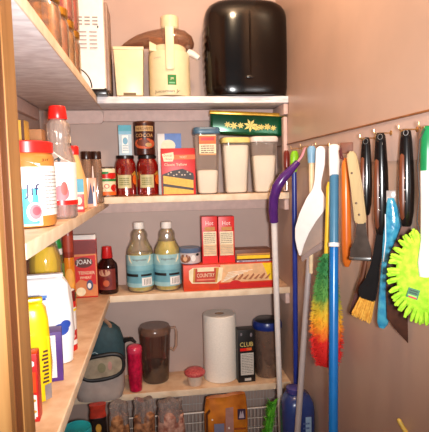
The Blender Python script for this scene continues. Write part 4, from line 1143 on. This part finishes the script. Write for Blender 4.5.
# wire basket
p, w_, h_ = fit(122, 278, 403, 2.03, 0)
t = thing('wire_basket', 'white wire basket standing on the floor under the lowest shelf', 'basket', (p.x, 2.03, 0))
wm = M('wire_white', (206, 196, 188), .35)
W2, D2 = w_/2, .085
mb = MB()
for s_ in (-1, 1):
    mb.tube(wm, [(-W2, s_*D2, h_), (W2, s_*D2, h_)], .004, 8); mb.tube(wm, [(s_*W2, -D2, h_), (s_*W2, D2, h_)], .004, 8)
mb.build('rim', t)
mb = MB()
n = 44
for i in range(n+1):
    x = -W2+2*W2*i/n
    for s_ in (-1, 1): mb.tube(wm, [(x, s_*D2, h_), (x, s_*D2, .004)], .0014, 5)
for j in range(1, 5):
    for s_ in (-1, 1): mb.tube(wm, [(-W2, s_*D2, h_*j/5), (W2, s_*D2, h_*j/5)], .0018, 5)
    for s_ in (-1, 1): mb.tube(wm, [(s_*W2, -D2, h_*j/5), (s_*W2, D2, h_*j/5)], .0018, 5)
for i in range(5): mb.tube(wm, [(-W2, -D2+2*D2*i/4, .004), (W2, -D2+2*D2*i/4, .004)], .0022, 5)
mb.build('wire_mesh', t)

film = M('clear_film', (226, 212, 206), .12, clear=.66, bump=.4, scale=30, gloss=.3)
def nutbag(name, a, b, pyt, Y, d, contm, label, seedv, cat='bag', topm=film, fill=.86):
    p, w_, h_ = fit(a, b, pyt, Y, .0005)
    t = thing(name, label, cat, p, R(random.Random(seedv).uniform(-6, 6)))
    pr = [(.43, 0), (.49, .03), (.5, .2), (.5, .6), (.46, fill*.96), (.30, fill)]
    mb = MB().lathe(contm, [(x*w_, zz*h_) for x, zz in pr], 30, sy=d/w_, sq=3)
    for v in mb.bm.verts: v.co.x += .004*math.sin(v.co.z*95+seedv); v.co.y += .005*math.sin(v.co.z*80+v.co.x*90+seedv)
    mb.build('contents', t)
    mb = MB().lathe(topm, [(w_*.47, h_*(fill-.10)), (w_*.47, h_*(fill-.02)), (w_*.42, h_*(fill+.05)), (w_*.46, h_*.97), (w_*.40, h_)], 30, sy=d/w_*.7, sq=2.6)
    for v in mb.bm.verts: v.co.y += .010*math.sin(v.co.x*110+seedv)
    mb.build('bag_top', t)
    return t, w_, h_
nut = lambda n, c1, c2: M(n, c1, .5, col2=c2, scale=55, bump=.8, detail=2)
nutbag('nut_bag', 108, 129.5, 402, 1.84, .07, nut('walnut', (186, 132, 88), (110, 66, 40)), 'clear bag of brown nuts under the lunch bag, left of two', 2)
nutbag('nut_bag', 132.5, 155, 399, 1.84, .07, nut('pecan', (170, 116, 78), (104, 64, 44)), 'clear bag of darker nuts next to the pale pink snack bag', 5)
t, w_, h_ = nutbag('snack_bag', 156, 184, 400, 1.85, .07, nut('pale_snack', (196, 152, 134), (140, 84, 70)), 'clear topped bag with pinkish stripes in front of wire basket', 8)
# orange pretzel bag
p, w_, h_ = fit(204, 247, 395, 1.845, .0005)
t = thing('pretzel_bag', 'orange and brown plastic snack bag in front of the wire basket', 'bag', p, R(-3))
ob = M('orange_film', (206, 124, 40), .18, col2=(150, 78, 24), scale=12, bump=.4)
mb = MB().lathe(ob, [(w_*.42, 0), (w_*.48, .02), (w_*.5, h_*.3), (w_*.5, h_*.8), (w_*.48, h_*.93), (w_*.45, h_)], 36, sy=.36, sq=4)
for v in mb.bm.verts:
    if v.co.z > h_*.85: v.co.y *= .5; v.co.z += .10*v.co.x
    v.co.y += .004*math.sin(v.co.z*90+v.co.x*60)
mb.build('bag_body', t)
mb = MB().face(w_*.96, h_*.93, y=-w_*.5*.36-.006, z0=0)
pk = M('bag_mauve', (176, 128, 118), .3, noise=.1)
mb.poly(pk, [(.44, 0), (.66, 0), (.66, .97), (.48, .96)]); mb.rect(M('bag_slate', (120, 122, 150), .35), .20, 0, .44, .76)
mb.poly(M('bag_brown_edge', (92, 46, 18), .4), [(0, 0), (.06, 0), (.06, .88), (.12, .93), (.10, .96), (0, .90)])
mb.rect(M('bag_umber', (84, 48, 30), .4), .80, .0, 1, .62); mb.rect(M('bag_badge', (60, 40, 60), .4), .76, .80, .95, .94); mb.poly(M('badge_light', (190, 170, 180), .4), [(.79, .82), (.83, .92), (.855, .87), (.88, .92), (.92, .82)])
for i in range(3): mb.rect(M('bag_rust', (140, 70, 30), .4), .67, .55+.06*i, .95, .575+.06*i)
mb.oval(white, .16, .82, .02, .012); mb.oval(white, .55, .70, .02, .015)
mb.build('print', t)
# black and red bag at the far left
p, w_, h_ = fit(89, 107, 404, 1.82, .0005)
t = thing('chip_bag', 'black bag with red top and gold badge below the lunch bag', 'bag', p, R(8))
mb = MB().lathe(M('bag_black', (30, 22, 24), .3, noise=.2), [(w_*.42, 0), (w_*.5, .02), (w_*.5, h_*.55), (w_*.46, h_*.86)], 30, sy=.7, sq=3.4); mb.build('bag_body', t)
mb = MB().lathe(M('bag_red_top', (196, 60, 44), .35, noise=.2), [(w_*.465, h_*.85), (w_*.47, h_*.87), (w_*.42, h_*.93), (w_*.48, h_)], 30, sy=.5, sq=3); mb.build('bag_top', t)
mb = MB().face(w_*.8, h_*.8, y=-w_*.352, z0=h_*.04); mb.rect(M('bag_black', (30, 22, 24), .3, noise=.2), .1, .5, .9, 1); mb.oval(M('badge_gold', (200, 150, 60), .4), .5, .90, .2, .06); mb.rect(M('badge_rust', (170, 70, 40), .4), .25, .62, .75, .70); mb.build('print', t)
# turquoise tub on the lowest side shelf
p = atY(77, 427, 1.70); r = .050; z = .0005
t = thing('plastic_tub', 'round tub with turquoise lid below the flour bags, at bottom left', 'tub', (p.x, 1.70, z))
h_ = p.z-z
MB().lathe(M('tub_pale', (210, 206, 200), .4), [(r*.86, 0), (r*.88, .004), (r*.97, h_*.88)], 36).build('tub_body', t)
MB().lathe(M('tub_turquoise', (40, 176, 188), .35), [(r, h_*.86), (r*1.02, h_*.88), (r*1.02, h_*.97), (r*.96, h_), (r*.8, h_*.985)], 40).build('lid', t)
# green jagged frond by the mop
p, w_, h_ = fit(262, 277, 402, 1.74, .0005)
t = thing('green_brush', 'bright green jagged bristly thing standing left of the mop pole', 'brush', (p.x-.006, 1.74, .0005))
gm = M('frond_green', (92, 176, 40), .5, col2=(60, 140, 24), scale=40)
mb = MB(); rn = random.Random(3)
MB().tube(gm, [(-.035, 0, 0), (-.018, 0, h_*.4), (.0, 0, h_*.78), (.016, 0, h_)], [.010, .009, .007, .003], 10).build('stem', t)
for i in range(30):
    u = .25+.75*i/30; x = -.035+.055*u
    for s_ in (-1, 1):
        mb.tube(gm, [(x, 0, h_*u), (x+s_*.012, rn.uniform(-.008, .008), h_*u+.012), (x+s_*.022, rn.uniform(-.012, .012), h_*u+.026)], [.006, .005, .001], 6, flat=.5)
fb = mb.build('bristles', t)
